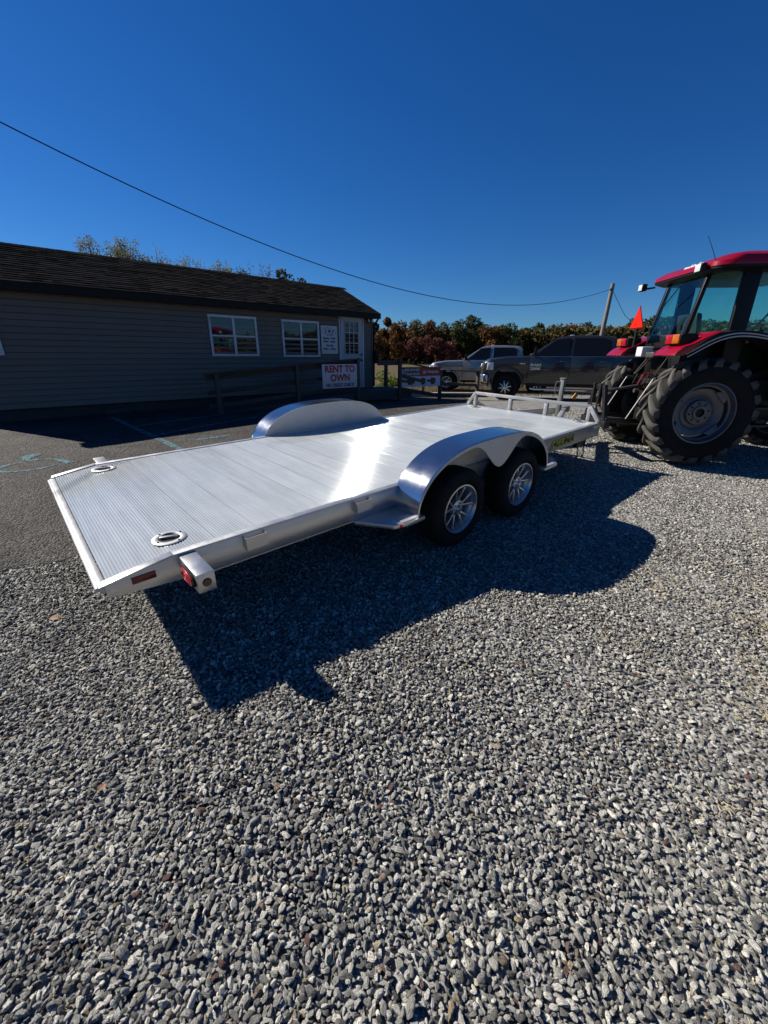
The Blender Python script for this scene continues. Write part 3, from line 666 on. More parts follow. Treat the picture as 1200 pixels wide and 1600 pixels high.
# wheels
def trailer_wheel(u, s_):
    V = (lambda v: v) if s_ else (lambda v: TW - v); sg = 1 if s_ else -1
    wh = empty('wheel', (u, -V(TW+.130), .335), trailer)
    if not s_: wh.rotation_euler = (0, 0, PI)
    R0 = .325   # local: y negative is outwards
    ty = MB(); prof = [(.205,.070),(.215,.095),(.25,.105),(.29,.100),(.312,.085),(R0,.060),(R0+.002,0),(R0,-.060),(.312,-.085),(.29,-.100),(.25,-.105),(.215,-.095),(.205,-.070),(.195,0)]
    ty.lathe(prof, (0,0,0), 'y', 48, closed=True); tyre = ty.build('tyre', MT['rubber'], wh, smooth=True, angle=60)
    rim = MB(); rp = [(.205,-.090),(.203,-.098),(.192,-.100),(.186,-.094),(.180,-.060),(.172,.05),(.180,.09),(.175,.09),(.165,.05),(.172,-.055)]
    rim.lathe(rp, (0,0,0), 'y', 48, closed=True); rim.build('rim', MT['rim'], wh, smooth=True, angle=40)
    hub = MB(); hub.lathe([(0,-.088),(.022,-.088),(.028,-.080),(.034,-.066),(.062,-.060),(.066,-.045),(.066,.0),(0,.0)], (0,0,0), 'y', 28); hub.build('hub', MT['rim'], wh, smooth=True, angle=30)
    sp = MB()
    for k in range(5):
        for d in (-.19, .19):
            a0, a1 = 2*PI*k/5 + d*.55 + .3, 2*PI*k/5 + d*1.55 + .3
            p0 = (.052*math.cos(a0), -.058, .052*math.sin(a0)); p1 = (.177*math.cos(a1), -.078, .177*math.sin(a1))
            t = Vector((-math.sin(a1), 0, math.cos(a1))); t0 = Vector((-math.sin(a0), 0, math.cos(a0)))
            q0, q1 = Vector(p0), Vector(p1); w0, w1, dp = .013, .0085, Vector((0, .022, 0))
            m1 = MB(); m1.hexa([q0-t0*w0+dp, q1-t*w1+dp, q1+t*w1+dp, q0+t0*w0+dp, q0-t0*w0*.7, q1-t*w1*.8, q1+t*w1*.8, q0+t0*w0*.7])
            m1.build('spoke', MT['rim'], wh, bevel=.003)
    for k in range(5):
        a = 2*PI*k/5; MB().lathe([(0,-.074),(.008,-.074),(.009,-.060),(.009,-.045)], (.045*math.cos(a), 0, .045*math.sin(a)), 'y', 8).build('lug_nut', MT['chrome'], wh, smooth=True, angle=40)
    bk = MB(); bk.lathe([(0,.02),(.165,.02),(.165,.05),(0,.05)], (0,0,0), 'y', 28); bk.build('brake_drum', MT['black_steel'], wh)
for s_ in (1, 0):
    for u in (U1, U2): trailer_wheel(u, s_)
# recessed tie-down rings
def dring(u, v, a):
    e = empty('tie_down_ring', (u, -v, DECK+.002), trailer); e.rotation_euler = (0, 0, a)
    MB().lathe([(.052,.001),(.056,.005),(.083,.004),(.087,.0),(.060,-.004)], (0,0,0), 'z', 32, closed=True).build('flange', MT['alu_dull'], e, smooth=True, angle=50)
    MB().lathe([(.0,.0005),(.040,.0007),(.054,.003)], (0,0,0), 'z', 28).build('cup', MT['black_steel'], e, smooth=True)
    MB().bar((-.045,0,.010),(.045,0,.010), .020, .008).build('ring_bar', MT['alu'], e, bevel=.002)
    MB().tube([(.044*math.cos(t), .044*math.sin(t), .0075) for t in np.linspace(PI*.05, PI*.95, 12)], .0055, 6).build('ring', MT['zinc'], e, smooth=True)
    for k in range(4): t = PI/4+k*PI/2; MB().lathe([(0,.009),(.005,.008),(.006,.004)], (.071*math.cos(t), .071*math.sin(t), 0), 'z', 8).build('bolt_head', MT['black_steel'], e)
dring(.345, 1.872, -.35); dring(.33, .215, -.35); dring(5.30, 1.85, .3); dring(5.24, .27, .3)
# front rail
rail = empty('front_rail', (TL-.03, 0, DECK), trailer)
zr = .185
def rb(a, b_, w=.05, h=.05, nm='rail_post'): return MB().bar((a[0], -a[1], a[2]), (b_[0], -b_[1], b_[2]), w, h).build(nm, MT['white_alu'], rail, bevel=.004)
MB().bar((0, -.15, zr), (0, -(TW-.15), zr), .038, .042, (0,0,1)).build('top_tube', MT['white_alu'], rail, bevel=.004)
for s_ in (0, 1):
    V = (lambda v: v) if s_ else (lambda v: TW - v)
    rb((0, V(TW-.155), zr), (0, V(TW-.02), .012), .045, .05, 'end_brace')
    rb((0, V(TW-.155), 0.0), (0, V(TW-.155), zr-.026), .045, .045)
for v in (.78, 1.34): rb((0, v, 0.0), (0, v, zr-.026), .05, .05)
# tongue, coupler and jack
for s_ in (0, 1):
    V = (lambda v: v) if s_ else (lambda v: TW - v)
    MB().bar((TL-.3, -V(1.62), DECK-.10), (TL+1.12, -V(1.07), DECK-.10), .06, .10).build('tongue_beam', MT['white_alu'], trailer, bevel=.004)
TMB().box(TL+1.0, TL+1.3, .99, 1.09, DECK-.13, DECK-.04).build('coupler', MT['zinc'], trailer, bevel=.008)
jack = empty('tongue_jack', (TL+.86, -1.10, 0), trailer)
MB().box(-.032, .032, -.032, .032, .22, 1.0).build('outer_tube', MT['zinc'], jack, bevel=.004)
MB().box(-.04, .04, -.04, .04, 1.0, 1.012).build('top_cap', MT['zinc'], jack, bevel=.003)
MB().box(-.024, .024, -.024, .024, .02, .22).build('inner_tube', MT['grey_steel'], jack)
MB().box(-.08, .08, -.08, .08, .0, .02).build('foot_plate', MT['zinc'], jack, bevel=.003)
MB().tube([(-.03,.03,.96),(-.05,.075,.955),(-.052,.085,.90),(-.052,.085,.80),(-.045,.06,.78)], .007, 6).build('crank_handle', MT['zinc'], jack, smooth=True)
# chains with hooks and a dark bracket hanging under the front corner
for du, dv in ((4.93, 0), (5.05, .02)):
    ch = TMB(); z = DECK-.163
    for k in range(5):
        zz = z - k*.028; n = 8
        loop = [(du + (.008*math.cos(2*PI*i/n) if k % 2 else 0), TW-.02+dv + (0 if k % 2 else .008*math.cos(2*PI*i/n)), zz + .018*math.sin(2*PI*i/n)) for i in range(n)]
        ch.tube(loop, .0045, 5, closed=True)
    ch.tube([(du, TW-.02+dv, z-.13), (du+.015, TW-.02+dv, z-.16), (du+.022, TW-.02+dv, z-.19), (du+.008, TW-.02+dv, z-.215), (du-.016, TW-.02+dv, z-.205), (du-.02, TW-.02+dv, z-.18)], .008, 6)
    ch.build('chain_hook', MT['black_steel'], trailer, smooth=True)
TMB().box(4.86, 5.10, TW-.06, TW-.01, DECK-.24, DECK-.166).build('landing_leg_bracket', MT['black_steel'], trailer, bevel=.004)
# decal on the side beam
dec = empty('side_decal', (4.42, -(TW+.0015), DECK-.085), trailer)
MB().prism([(-.285,-.048),(-.235,.048),(.285,.048),(.285,-.030),(.26,-.048)], 'y', -.001, .0005).build('decal_ground', MT['sign_black'], dec)
MB().prism([(-.27,-.042),(-.225,.041),(.277,.041),(.277,-.028),(.255,-.042)], 'y', -.0018, -.0011).build('decal_field', MT['yellow'], dec)
place_mesh('lettering', text_mesh('ALUMA', .088, MT['sign_black'], sx=1.75, shear=.25, depth=.0006, bold=.004), dec, frame((.01, -.0026, -.003), (1,0,0), (0,0,1)))
# scuffed, dusty footprints of wheels on the deck come from the plank material; bright overhang of the bed seam
# ------------------------------------------------------------------ grey modular office. local x along the wall, y = away from the yard, z up
BA = math.radians(42); BD = 10.8
bd = Vector((math.cos(BA), math.sin(BA), 0)); bn = Vector((-math.sin(BA), math.cos(BA), 0))  # bn points away from the yard
office = empty('office_building', tuple(bn * BD), None, BA)
tag(office, 'low grey vinyl sided office building with dark shingle roof and white windows', 'building')
X0, X1, DEP = -0.55, 9.20, 3.66
ZB, ZE, ZR = 0.575, 2.90, 3.715
MB().box(X0+.02, X1-.02, .03, DEP, ZB-.02, ZE).build('wall_core', MT['skirt'], office)  # dark core shows through board slits as painted shadow lines
MB().box(X0+.06, X1-.06, .10, DEP-.05, -.1, ZB-.03).build('skirting', MT['skirt'], office)
for x in (1.5, 3.9, 6.2): MB().box(x, x+.5, .02, .3, .1, .46).build('foundation_block', MT['skirt'], office, bevel=.01)
nb = 20; ex = (ZE-.03 - ZB) / nb
bmsh = MB().prism([(.010,.006),(-.022,0),(-.019,.010),(.002,ex-.006),(.010,ex-.006)], 'x', X0, X1).mesh('siding_board', MT['siding'])
for i in range(nb):
    o = bpy.data.objects.new('siding_board', bmsh); COL.objects.link(o); o.parent = office; o.location = (0, .012, ZB + i*ex)
for x, nm in ((X0, 'corner_trim'), (X1-.06, 'corner_trim')):
    MB().box(x, x+.06, -.018, .05, ZB, ZE).build(nm, MT['siding'] if x > 0 else MT['trim'], office)
# gable ends
for x in (X0, X1-.02):
    MB().prism([(.02, ZE), (DEP, ZE), (DEP/2, ZR-.02)], 'x', x+.001, x+.019).build('gable', MT['siding'], office)
# roof: decking, fascia, shingle courses
OV, RK = .24, .10
sl = (ZR - ZE) / (DEP/2); L0 = math.hypot(DEP/2+OV, sl*(DEP/2+OV))
def roofz(y): return ZR - abs(y - DEP/2) * sl
for sgn in (1, -1):
    ya = DEP/2 - sgn*(DEP/2+OV)
    mb = MB(); mb.hexa([(X0-RK, ya, roofz(ya)-.02),(X1+RK, ya, roofz(ya)-.02),(X1+RK, DEP/2, ZR-.02),(X0-RK, DEP/2, ZR-.02),(X0-RK, ya, roofz(ya)),(X1+RK, ya, roofz(ya)),(X1+RK, DEP/2, ZR),(X0-RK, DEP/2, ZR)])
    mb.build('roof_deck', MT['fascia'], office)
MB().box(X0-RK, X1+RK, -OV-.02, -OV, roofz(-OV)-.15, roofz(-OV)-.005).build('fascia_board', MT['fascia'], office)
MB().box(X0-RK, X1+RK, -OV, .02, roofz(-OV)-.14, roofz(-OV)-.125).build('soffit', MT['fascia'], office)
for x in (X0-RK-.02, X1+RK):
    mb = MB(); mb.prism([(-OV-.02, roofz(-OV)-.15),(-OV-.02, roofz(-OV)),(DEP/2, ZR+.005),(DEP+OV, roofz(-OV)),(DEP+OV, roofz(-OV)-.15),(DEP/2, ZR-.16)], 'x', x, x+.02); mb.build('rake_board', MT['fascia'], office)
def shingle_mat():
    m = bpy.data.materials.new('asphalt shingle'); nt, N, L, b = nodes_of(m); b.inputs['Roughness'].default_value = 1.0; b.inputs['Specular IOR Level'].default_value = 0.0
    ge = N.new('ShaderNodeNewGeometry'); cr = N.new('ShaderNodeValToRGB'); e = cr.color_ramp.elements; e[0].color = (.012,.0118,.0118,1); e[1].color = (.030,.029,.0285,1)
    L.new(ge.outputs['Random Per Island'], cr.inputs[0])
    tc = N.new('ShaderNodeTexCoord'); nz = N.new('ShaderNodeTexNoise'); nz.inputs['Scale'].default_value = 120; L.new(tc.outputs['Object'], nz.inputs['Vector'])
    mr = N.new('ShaderNodeMapRange'); mr.inputs[3].default_value = .5; mr.inputs[4].default_value = 1.5; L.new(nz.outputs[0], mr.inputs[0])
    vm = N.new('ShaderNodeVectorMath'); vm.operation = 'SCALE'; L.new(cr.outputs[0], vm.inputs[0]); L.new(mr.outputs[0], vm.inputs['Scale']); L.new(vm.outputs[0], b.inputs['Base Color'])
    return m
sm = shingle_mat()
for sgn in (1, -1):
    mb = MB(); rows = 18; exr = L0 / rows; cs = (DEP/2+OV)/L0; sn = sl*cs
    for r in range(rows):
        d0 = r*exr  # from eave upward
        x = X0-RK-.03 - (r % 2)*.16 - random.uniform(0, .1)
        while x < X1+RK:
            w = random.choice((.15, .22, .30, .33)); xa, xb = max(x, X0-RK-.012), min(x+w-.006, X1+RK+.012); x += w
            if xb - xa < .02: continue
            t = random.choice((.006, .006, .011)); dj = random.uniform(-.004, .004)
            def pt(xx, d, h):
                y = -OV-.03 + d*cs; z = roofz(-OV) - .012 + d*sn
                y -= h*sn; z += h*cs
                return (xx, y, z) if sgn == 1 else (xx, DEP - y, z)
            a, b_ = d0 + dj, d0 + exr + .01
            mb.hexa([pt(xa,a,.0),pt(xb,a,.0),pt(xb,b_,-.002),pt(xa,b_,-.002),pt(xa,a,t+.012),pt(xb,a,t+.012),pt(xb,b_,.004),pt(xa,b_,.004)])
    o = mb.build('shingle_courses', sm, office, recalc=True); tag(o, None, None, None, 'stuff')
mb = MB(); x = X0-RK
while x < X1+RK:
    for s_ in (1, -1):
        y1 = DEP/2 + s_*.13
        mb.hexa([(x, DEP/2, ZR+.004),(x+.2, DEP/2, ZR+.004),(x+.2, y1, roofz(y1)+.004),(x, y1, roofz(y1)+.004),(x, DEP/2, ZR+.024),(x+.2, DEP/2, ZR+.021),(x+.2, y1, roofz(y1)+.018),(x, y1, roofz(y1)+.021)])
    x += .203
tag(mb.build('ridge_cap', sm, office), None, None, None, 'stuff')

def window(x0, x1, z0, z1, cols=2):
    w = MB(); t = .055; y0, y1 = -.035, .012
    w.box(x0, x1, y0, y1, z0, z0+t).box(x0, x1, y0, y1, z1-t, z1).box(x0, x0+t, y0, y1, z0+t, z1-t).box(x1-t, x1, y0, y1, z0+t, z1-t)
    fr = w.build('window', MT['trim'], office, bevel=.004)
    n = cols; cw = (x1-x0-2*t+.0)/n
    for c in range(1, n): MB().box(x0+t+c*cw-.03, x0+t+c*cw+.03, y0+.002, y1, z0+t, z1-t).build('mullion', MT['trim'], fr, bevel=.003)
    zm = (z0+z1)/2
    for c in range(n):
        a = x0+t+c*cw + (.03 if c else 0); b_ = x0+t+(c+1)*cw - (.03 if c < n-1 else 0)
        MB().box(a, b_, y0+.008, y1, zm-.02, zm+.02).build('meeting_rail', MT['trim'], fr, bevel=.003)
        for j, (za, zb) in enumerate(((z0+t, zm-.02), (zm+.02, z1-t))):
            yy = .0 if j == 0 else -.008
            o = MB().hexa([(a,yy,za),(b_,yy+random.uniform(-.003,.003),za),(b_,yy+.004,za),(a,yy+.004,za),(a,yy+random.uniform(-.002,.002),zb),(b_,yy,zb),(b_,yy+.004,zb),(a,yy+.004,zb)]).build('pane', MT['pane'], fr)
    return fr
window(4.00, 5.235, 1.545, 2.485); window(5.95, 7.145, 1.53, 2.475)
window(-.50, .15, 1.55, 2.0, 1)
# door with nine panes
dx0, dx1, dz0, dz1 = 7.86, 8.81, .64, 2.745
w = MB(); t = .06
w.box(dx0, dx0+t, -.03, .012, dz0, dz1).box(dx1-t, dx1, -.03, .012, dz0, dz1).box(dx0+t, dx1-t, -.03, .012, dz1-t, dz1)
cas = w.build('door_casing', MT['trim'], office, bevel=.004)
door = MB()
gx0, gx1, gz0, gz1 = 8.08, 8.58, 1.63, 2.52
door.box(dx0+t, gx0, -.018, .010, dz0+.02, dz1-t).box(gx1, dx1-t, -.018, .010, dz0+.02, dz1-t).box(gx0, gx1, -.018, .010, dz0+.02, gz0).box(gx0, gx1, -.018, .010, gz1, dz1-t)
dr = door.build('door', MT['door'], office)
fb = MB(); q_ = .03
fb.box(gx0-q_, gx1+q_, -.030, -.0185, gz0-q_, gz0).box(gx0-q_, gx1+q_, -.030, -.0185, gz1, gz1+q_).box(gx0-q_, gx0, -.030, -.0185, gz0, gz1).box(gx1, gx1+q_, -.030, -.0185, gz0, gz1)
fb.build('glazing_frame', MT['door'], dr, bevel=.003)
for i in range(1, 3):
    x = gx0 + (gx1-gx0)*i/3; MB().box(x-.009, x+.009, -.022, -.006, gz0, gz1).build('glazing_bar', MT['trim'], dr)
    z = gz0 + (gz1-gz0)*i/3; MB().box(gx0, gx1, -.0225, -.0065, z-.009, z+.009).build('glazing_bar', MT['trim'], dr)
for i in range(3):
    for j in range(3):
        MB().box(gx0+(gx1-gx0)*i/3, gx0+(gx1-gx0)*(i+1)/3-.0005, -.004, .0, gz0+(gz1-gz0)*j/3, gz0+(gz1-gz0)*(j+1)/3-.0005).build('pane', MT['pane'], dr)
MB().lathe([(0,-.012),(.045,-.010),(.05,-.0055)], (8.17, 0, 2.42), 'y', 8).build('door_sticker', MT['sign_red'], dr)
for z, r in ((1.43, .030), (1.60, .024)):
    MB().lathe([(0,-.075),(r*.8,-.070),(r,-.055),(r*.5,-.045),(r*.5,-.03),(r*1.2,-.026),(r*1.2,-.0185)], (8.70, 0, z), 'y', 16).build('door_knob', MT['black_steel'], dr, smooth=True, angle=40)
MB().box(dx0, dx1, -.05, .01, dz0-.03, dz0+.018).build('threshold', MT['alu_dull'], office)
# twin flood light by the door
fl = MB().lathe([(0,-.03),(.05,-.03),(.055,-.02),(.055,-.008)], (9.02, 0, 2.60), 'y', 14).build('flood_light', MT['black'], office)
for dx in (-.07, .07):
    MB().tube([(9.02, -.02, 2.60), (9.02+dx, -.07, 2.585)], .014, 6).build('lamp_arm', MT['black'], fl)
    MB().lathe([(.0,-.115),(.036,-.112),(.04,-.10),(.02,-.06),(0,-.055)], (9.02+dx, -.01, 2.59), 'y', 12).build('lamp_head', MT['white'], fl, smooth=True)
# black downpipe on the right corner
MB().tube([(X1+.02, -OV-.01, ZE-.25), (X1+.02, -.03, ZE-.45), (X1+.02, -.03, .62)], .03, 8).build('downpipe', MT['fascia'], office, smooth=True)
MB().box(X1-.02, X1+.16, -.16, .02, 1.36, 1.74).build('meter_box', MT['fascia'], office, bevel=.01)

# opening-hours sign
def wall_sign(name, cx, cz, w, h, y, label):
    e = empty(name, (0,0,0)); e.matrix_world = office.matrix_basis @ Matrix.Translation((cx, y, cz)); tag(e, label, 'sign')
    MB().box(-w/2, w/2, -.006, .006, -h/2, h/2).build('board', MT['sign_white'], e, bevel=.002)
    return e
bpy.context.view_layer.update()
hs_ = wall_sign('hours_sign', 7.49, 2.00, .575, .76, -.028, 'white opening hours sign on the office wall between window and door')
def put(e, txt, x, z, size, m, sx=1.0, shear=0, bold=0.0, rz=0):
    return place_mesh('lettering', text_mesh(txt, size, m, sx=sx, shear=shear, bold=bold, depth=.001), e, frame((x, -.0075, z), (math.cos(rz),0,math.sin(rz)), (-math.sin(rz),0,math.cos(rz))))
MB().box(-.287,-.270,-.010,-.0062,-.38,.38).box(.270,.287,-.010,-.0062,-.38,.38).box(-.27,.27,-.010,-.0062,.363,.38).box(-.27,.27,-.010,-.0062,-.38,-.363).build('sign_frame', MT['alu_dull'], hs_)
put(hs_, 'J & J', 0, .235, .115, MT['sign_blue'], 1.55, .2, .004)
put(hs_, 'TRAILERS', .01, .135, .05, MT['sign_blue'], 1.25, .2, .001)
ar = MB(); ar.tube([(-.22+.0, -.009, .20)] + [(-.05-.18*math.cos(t), -.009, .22+.105*math.sin(t)) for t in np.linspace(.05, 2.5, 14)] + [(.22,-.009,.25),(.245,-.009,.15)], .0055, 5); ar.build('swoosh', MT['sign_blue'], hs_)
put(hs_, 'Monday - Friday', 0, .045, .078, MT['sign_black'], .86, 0, .003)
put(hs_, '8:00am - 5:00pm', 0, -.045, .074, MT['sign_black'], .86, 0, .003)
put(hs_, 'Saturday', 0, -.150, .078, MT['sign_black'], .95, 0, .003)
put(hs_, '8:00am - 12:00pm', 0, -.245, .072, MT['sign_black'], .84, 0, .003)

# ------------------------------------------------------------------ wooden access ramp with rails (own thing)
ramp = empty('access_ramp', (0,0,0)); ramp.matrix_world = office.matrix_basis.copy()
tag(ramp, 'weathered wooden access ramp and landing with rails along the office wall', 'ramp')
RY = -1.42
def rz_(x): return float(np.interp(x, [3.2, 7.35, 9.6], [.34, .60, .60]))
x = 3.2
brd = MB().box(0, .135, RY, -.06, -.038, 0).mesh('deck_board', MT['wood'], bevel=.003)
while x < 9.45:
    o = bpy.data.objects.new('deck_board', brd); COL.objects.link(o); o.parent = ramp; o.location = (x, 0, rz_(x+.07)); x += .143
MB().hexa([(3.2,RY-.04,.14),(7.35,RY-.04,.36),(7.35,RY,.36),(3.2,RY,.14),(3.2,RY-.04,.33),(7.35,RY-.04,.585),(7.35,RY,.585),(3.2,RY,.33)]).build('ramp_stringer', MT['wood'], ramp)
MB().box(7.36, 9.55, RY-.04, RY, .36, .575).build('landing_joist', MT['wood'], ramp)
MB().box(9.51, 9.55, RY, -.1, .36, .575).build('landing_joist', MT['wood'], ramp)
posts = [(3.46, .10, 1.19), (5.45, .10, 1.33), (7.36, .08, 1.475), (8.98, .05, 1.46)]
for px_, za, zb in posts: MB().box(px_-.045, px_+.045, RY-.135, RY-.045, za-.1, zb).build('post', MT['wood_post'], ramp, bevel=.004)
def rail_(a, b_, w=.035, h=.14, nm='rail'): return MB().bar(a, b_, w, h).build(nm, MT['wood'], ramp, bevel=.003)
MB().bar((3.22, RY-.09, 1.195), (7.42, RY-.09, 1.49), .14, .035).build('cap_rail', MT['wood'], ramp, bevel=.003)
rail_((3.25, RY-.02, 1.12), (7.4, RY-.02, 1.405)); rail_((3.25, RY-.02, .50), (7.4, RY-.02, .78), .035, .09); rail_((3.25, RY-.02, .80), (7.4, RY-.02, 1.09), .035, .09)
rail_((8.15, RY-.02, 1.38), (8.98, RY-.02, 1.38))
# open rail running down from the landing toward the trucks
def off(P): # world xy -> local
    v = office.matrix_basis.inverted() @ Vector((P[0], P[1], P[2])); return v
tz = [(1.81, 13.85), (3.05, 13.95)]
a = Vector((8.98, RY-.09, 1.43))
for (wx, wy), h in zip(tz, (.93, .93)):
    b_ = off((wx, wy, g(wx, wy) + h)); pb = off((wx, wy, g(wx, wy) - .1))
    MB().box(b_.x-.045, b_.x+.045, b_.y-.045, b_.y+.045, pb.z, b_.z).build('post', MT['wood_post'], ramp, bevel=.004)
    MB().bar(a, (b_.x, b_.y, b_.z-.02), .14, .035).build('cap_rail', MT['wood'], ramp, bevel=.003)
    MB().bar((a.x, a.y, a.z-.42), (b_.x, b_.y, b_.z-.46), .035, .09).build('rail', MT['wood'], ramp, bevel=.003)
    MB().bar((a.x, a.y, a.z-.80), (b_.x, b_.y, b_.z-.80), .035, .12).build('rail', MT['wood'], ramp, bevel=.003)
    a = b_
# back post and rail behind the landing
b_ = (9.5, -.25, 0); MB().box(9.46, 9.55, -.35, -.26, .1, 1.45).build('post', MT['wood_post'], ramp, bevel=.004)

# RENT TO OWN sign on the ramp rail
rs = wall_sign('rental_sign', 6.715, 1.06, 1.13, .60, RY-.155, 'white RENT TO OWN sign with red letters hung on the ramp rail')
put(rs, 'RENT TO', .0, .175, .23, MT['sign_red'], 1.02, 0, .010)
put(rs, 'OWN', .0, -.045, .23, MT['sign_red'], 1.05, 0, .010)
put(rs, 'NO CREDIT CHECK', .0, -.225, .115, MT['sign_blue'], .90, 0, .004)
bs = wall_sign('small_sign', 7.20, 1.10, .34, .26, RY+.16, 'small white notice board half hidden behind the RENT TO OWN sign')
bs2 = wall_sign('small_sign', 7.18, .83, .36, .22, RY+.16, 'lower white notice board half hidden behind the RENT TO OWN sign')
bs3 = wall_sign('red_board', 7.0, 1.42, .55, .10, RY+.17, 'dark red board strip above the RENT TO OWN sign')
for c in bs3.children: c.data.materials.clear(); c.data.materials.append(MT['banner_maroon'])

# banner on the open rail
A = Vector((.42, 13.05, 0)); B = Vector((1.78, 13.85, 0)); dv = (B-A).normalized()
banner = empty('dealer_banner', (0,0,0)); nrm = Vector((dv.y, -dv.x, 0))
cen = (A+B)/2 + nrm*.085; banner.matrix_world = frame((cen.x, cen.y, .96), (dv.x, dv.y, 0), (0, 0, 1)) @ Matrix.Rotation(0, 4, 'X')
tag(banner, 'wide banner with trailer pictures and number one slogan hung on the open rail', 'banner')
bw, bh = 1.50, .58   # local x right, y up, z towards the yard
MB().box(-bw/2, bw/2, -bh/2, bh/2, -.004, .002).build('cloth', MT['banner_blue'], banner)
MB().box(-bw/2, -.08, .02, bh/2, .0025, .004).build('print_black', MT['sign_black'], banner)
MB().box(-.08, bw/2, .02, bh/2, .0025, .004).build('print_maroon', MT['banner_maroon'], banner)
def bput(txt, x, y, size, m, sx=1.0, shear=0): place_mesh('lettering', text_mesh(txt, size, m, sx=sx, shear=shear, depth=.001, bold=.003), banner, Matrix.Translation((x, y, .0055)))
bput('#1', -.66, .15, .22, MT['sign_white'], .8); bput('PRE-OWNED', -.34, .205, .10, MT['sign_white'], .92); bput('TRAILER DEALER', -.32, .085, .10, MT['sign_white'], .66)
bput('J&J TRAILERS', .36, .14, .10, MT['sign_white'], 1.1, .25)
for k, cx in enumerate((-.45, .05, .42)): # silhouettes of trailers
    mb = MB(); w = (.30, .17, .20)[k]
    mb.prism([(cx-w, -.15), (cx-w*.2, -.17), (cx-w*.1, -.20), (cx+w*.7, -.19), (cx+w*.75, -.06), (cx+w*.2, -.03), (cx-w*.2, -.02), (cx-w*.25, -.09), (cx-w*.9, -.07)], 'z', .0025, .004)
    mb.lathe([(0,.0045),(.05,.0045),(.05,.0041)], (cx+w*.3, -.19, 0), 'z', 12); mb.lathe([(0,.0045),(.05,.0045),(.05,.0041)], (cx+w*.0, -.19, 0), 'z', 12)
    mb.build('trailer_print', MT['sign_black'], banner)

# parking bump of lumber and a stake beyond the rail
cb = MB().bar((.6, 15.3, g(.6,15.3)+.08), (3.8, 15.6, g(3.8,15.6)+.08), .15, .16).build('parking_bumper', mat('bleached lumber', (.42,.38,.32), .8, var=.2), None, bevel=.01); tag(cb, 'long pale lumber parking bumper on the ground beyond the ramp rail', 'bumper')
sk = MB().bar((1.5, 16.6, g(1.5,16.6)-.05), (1.5, 16.6, g(1.5,16.6)+.38), .12, .12).build('wooden_stake', MT['wood_post'], None, bevel=.01); tag(sk, 'short wooden stake in straw behind the dealer banner', 'stake')
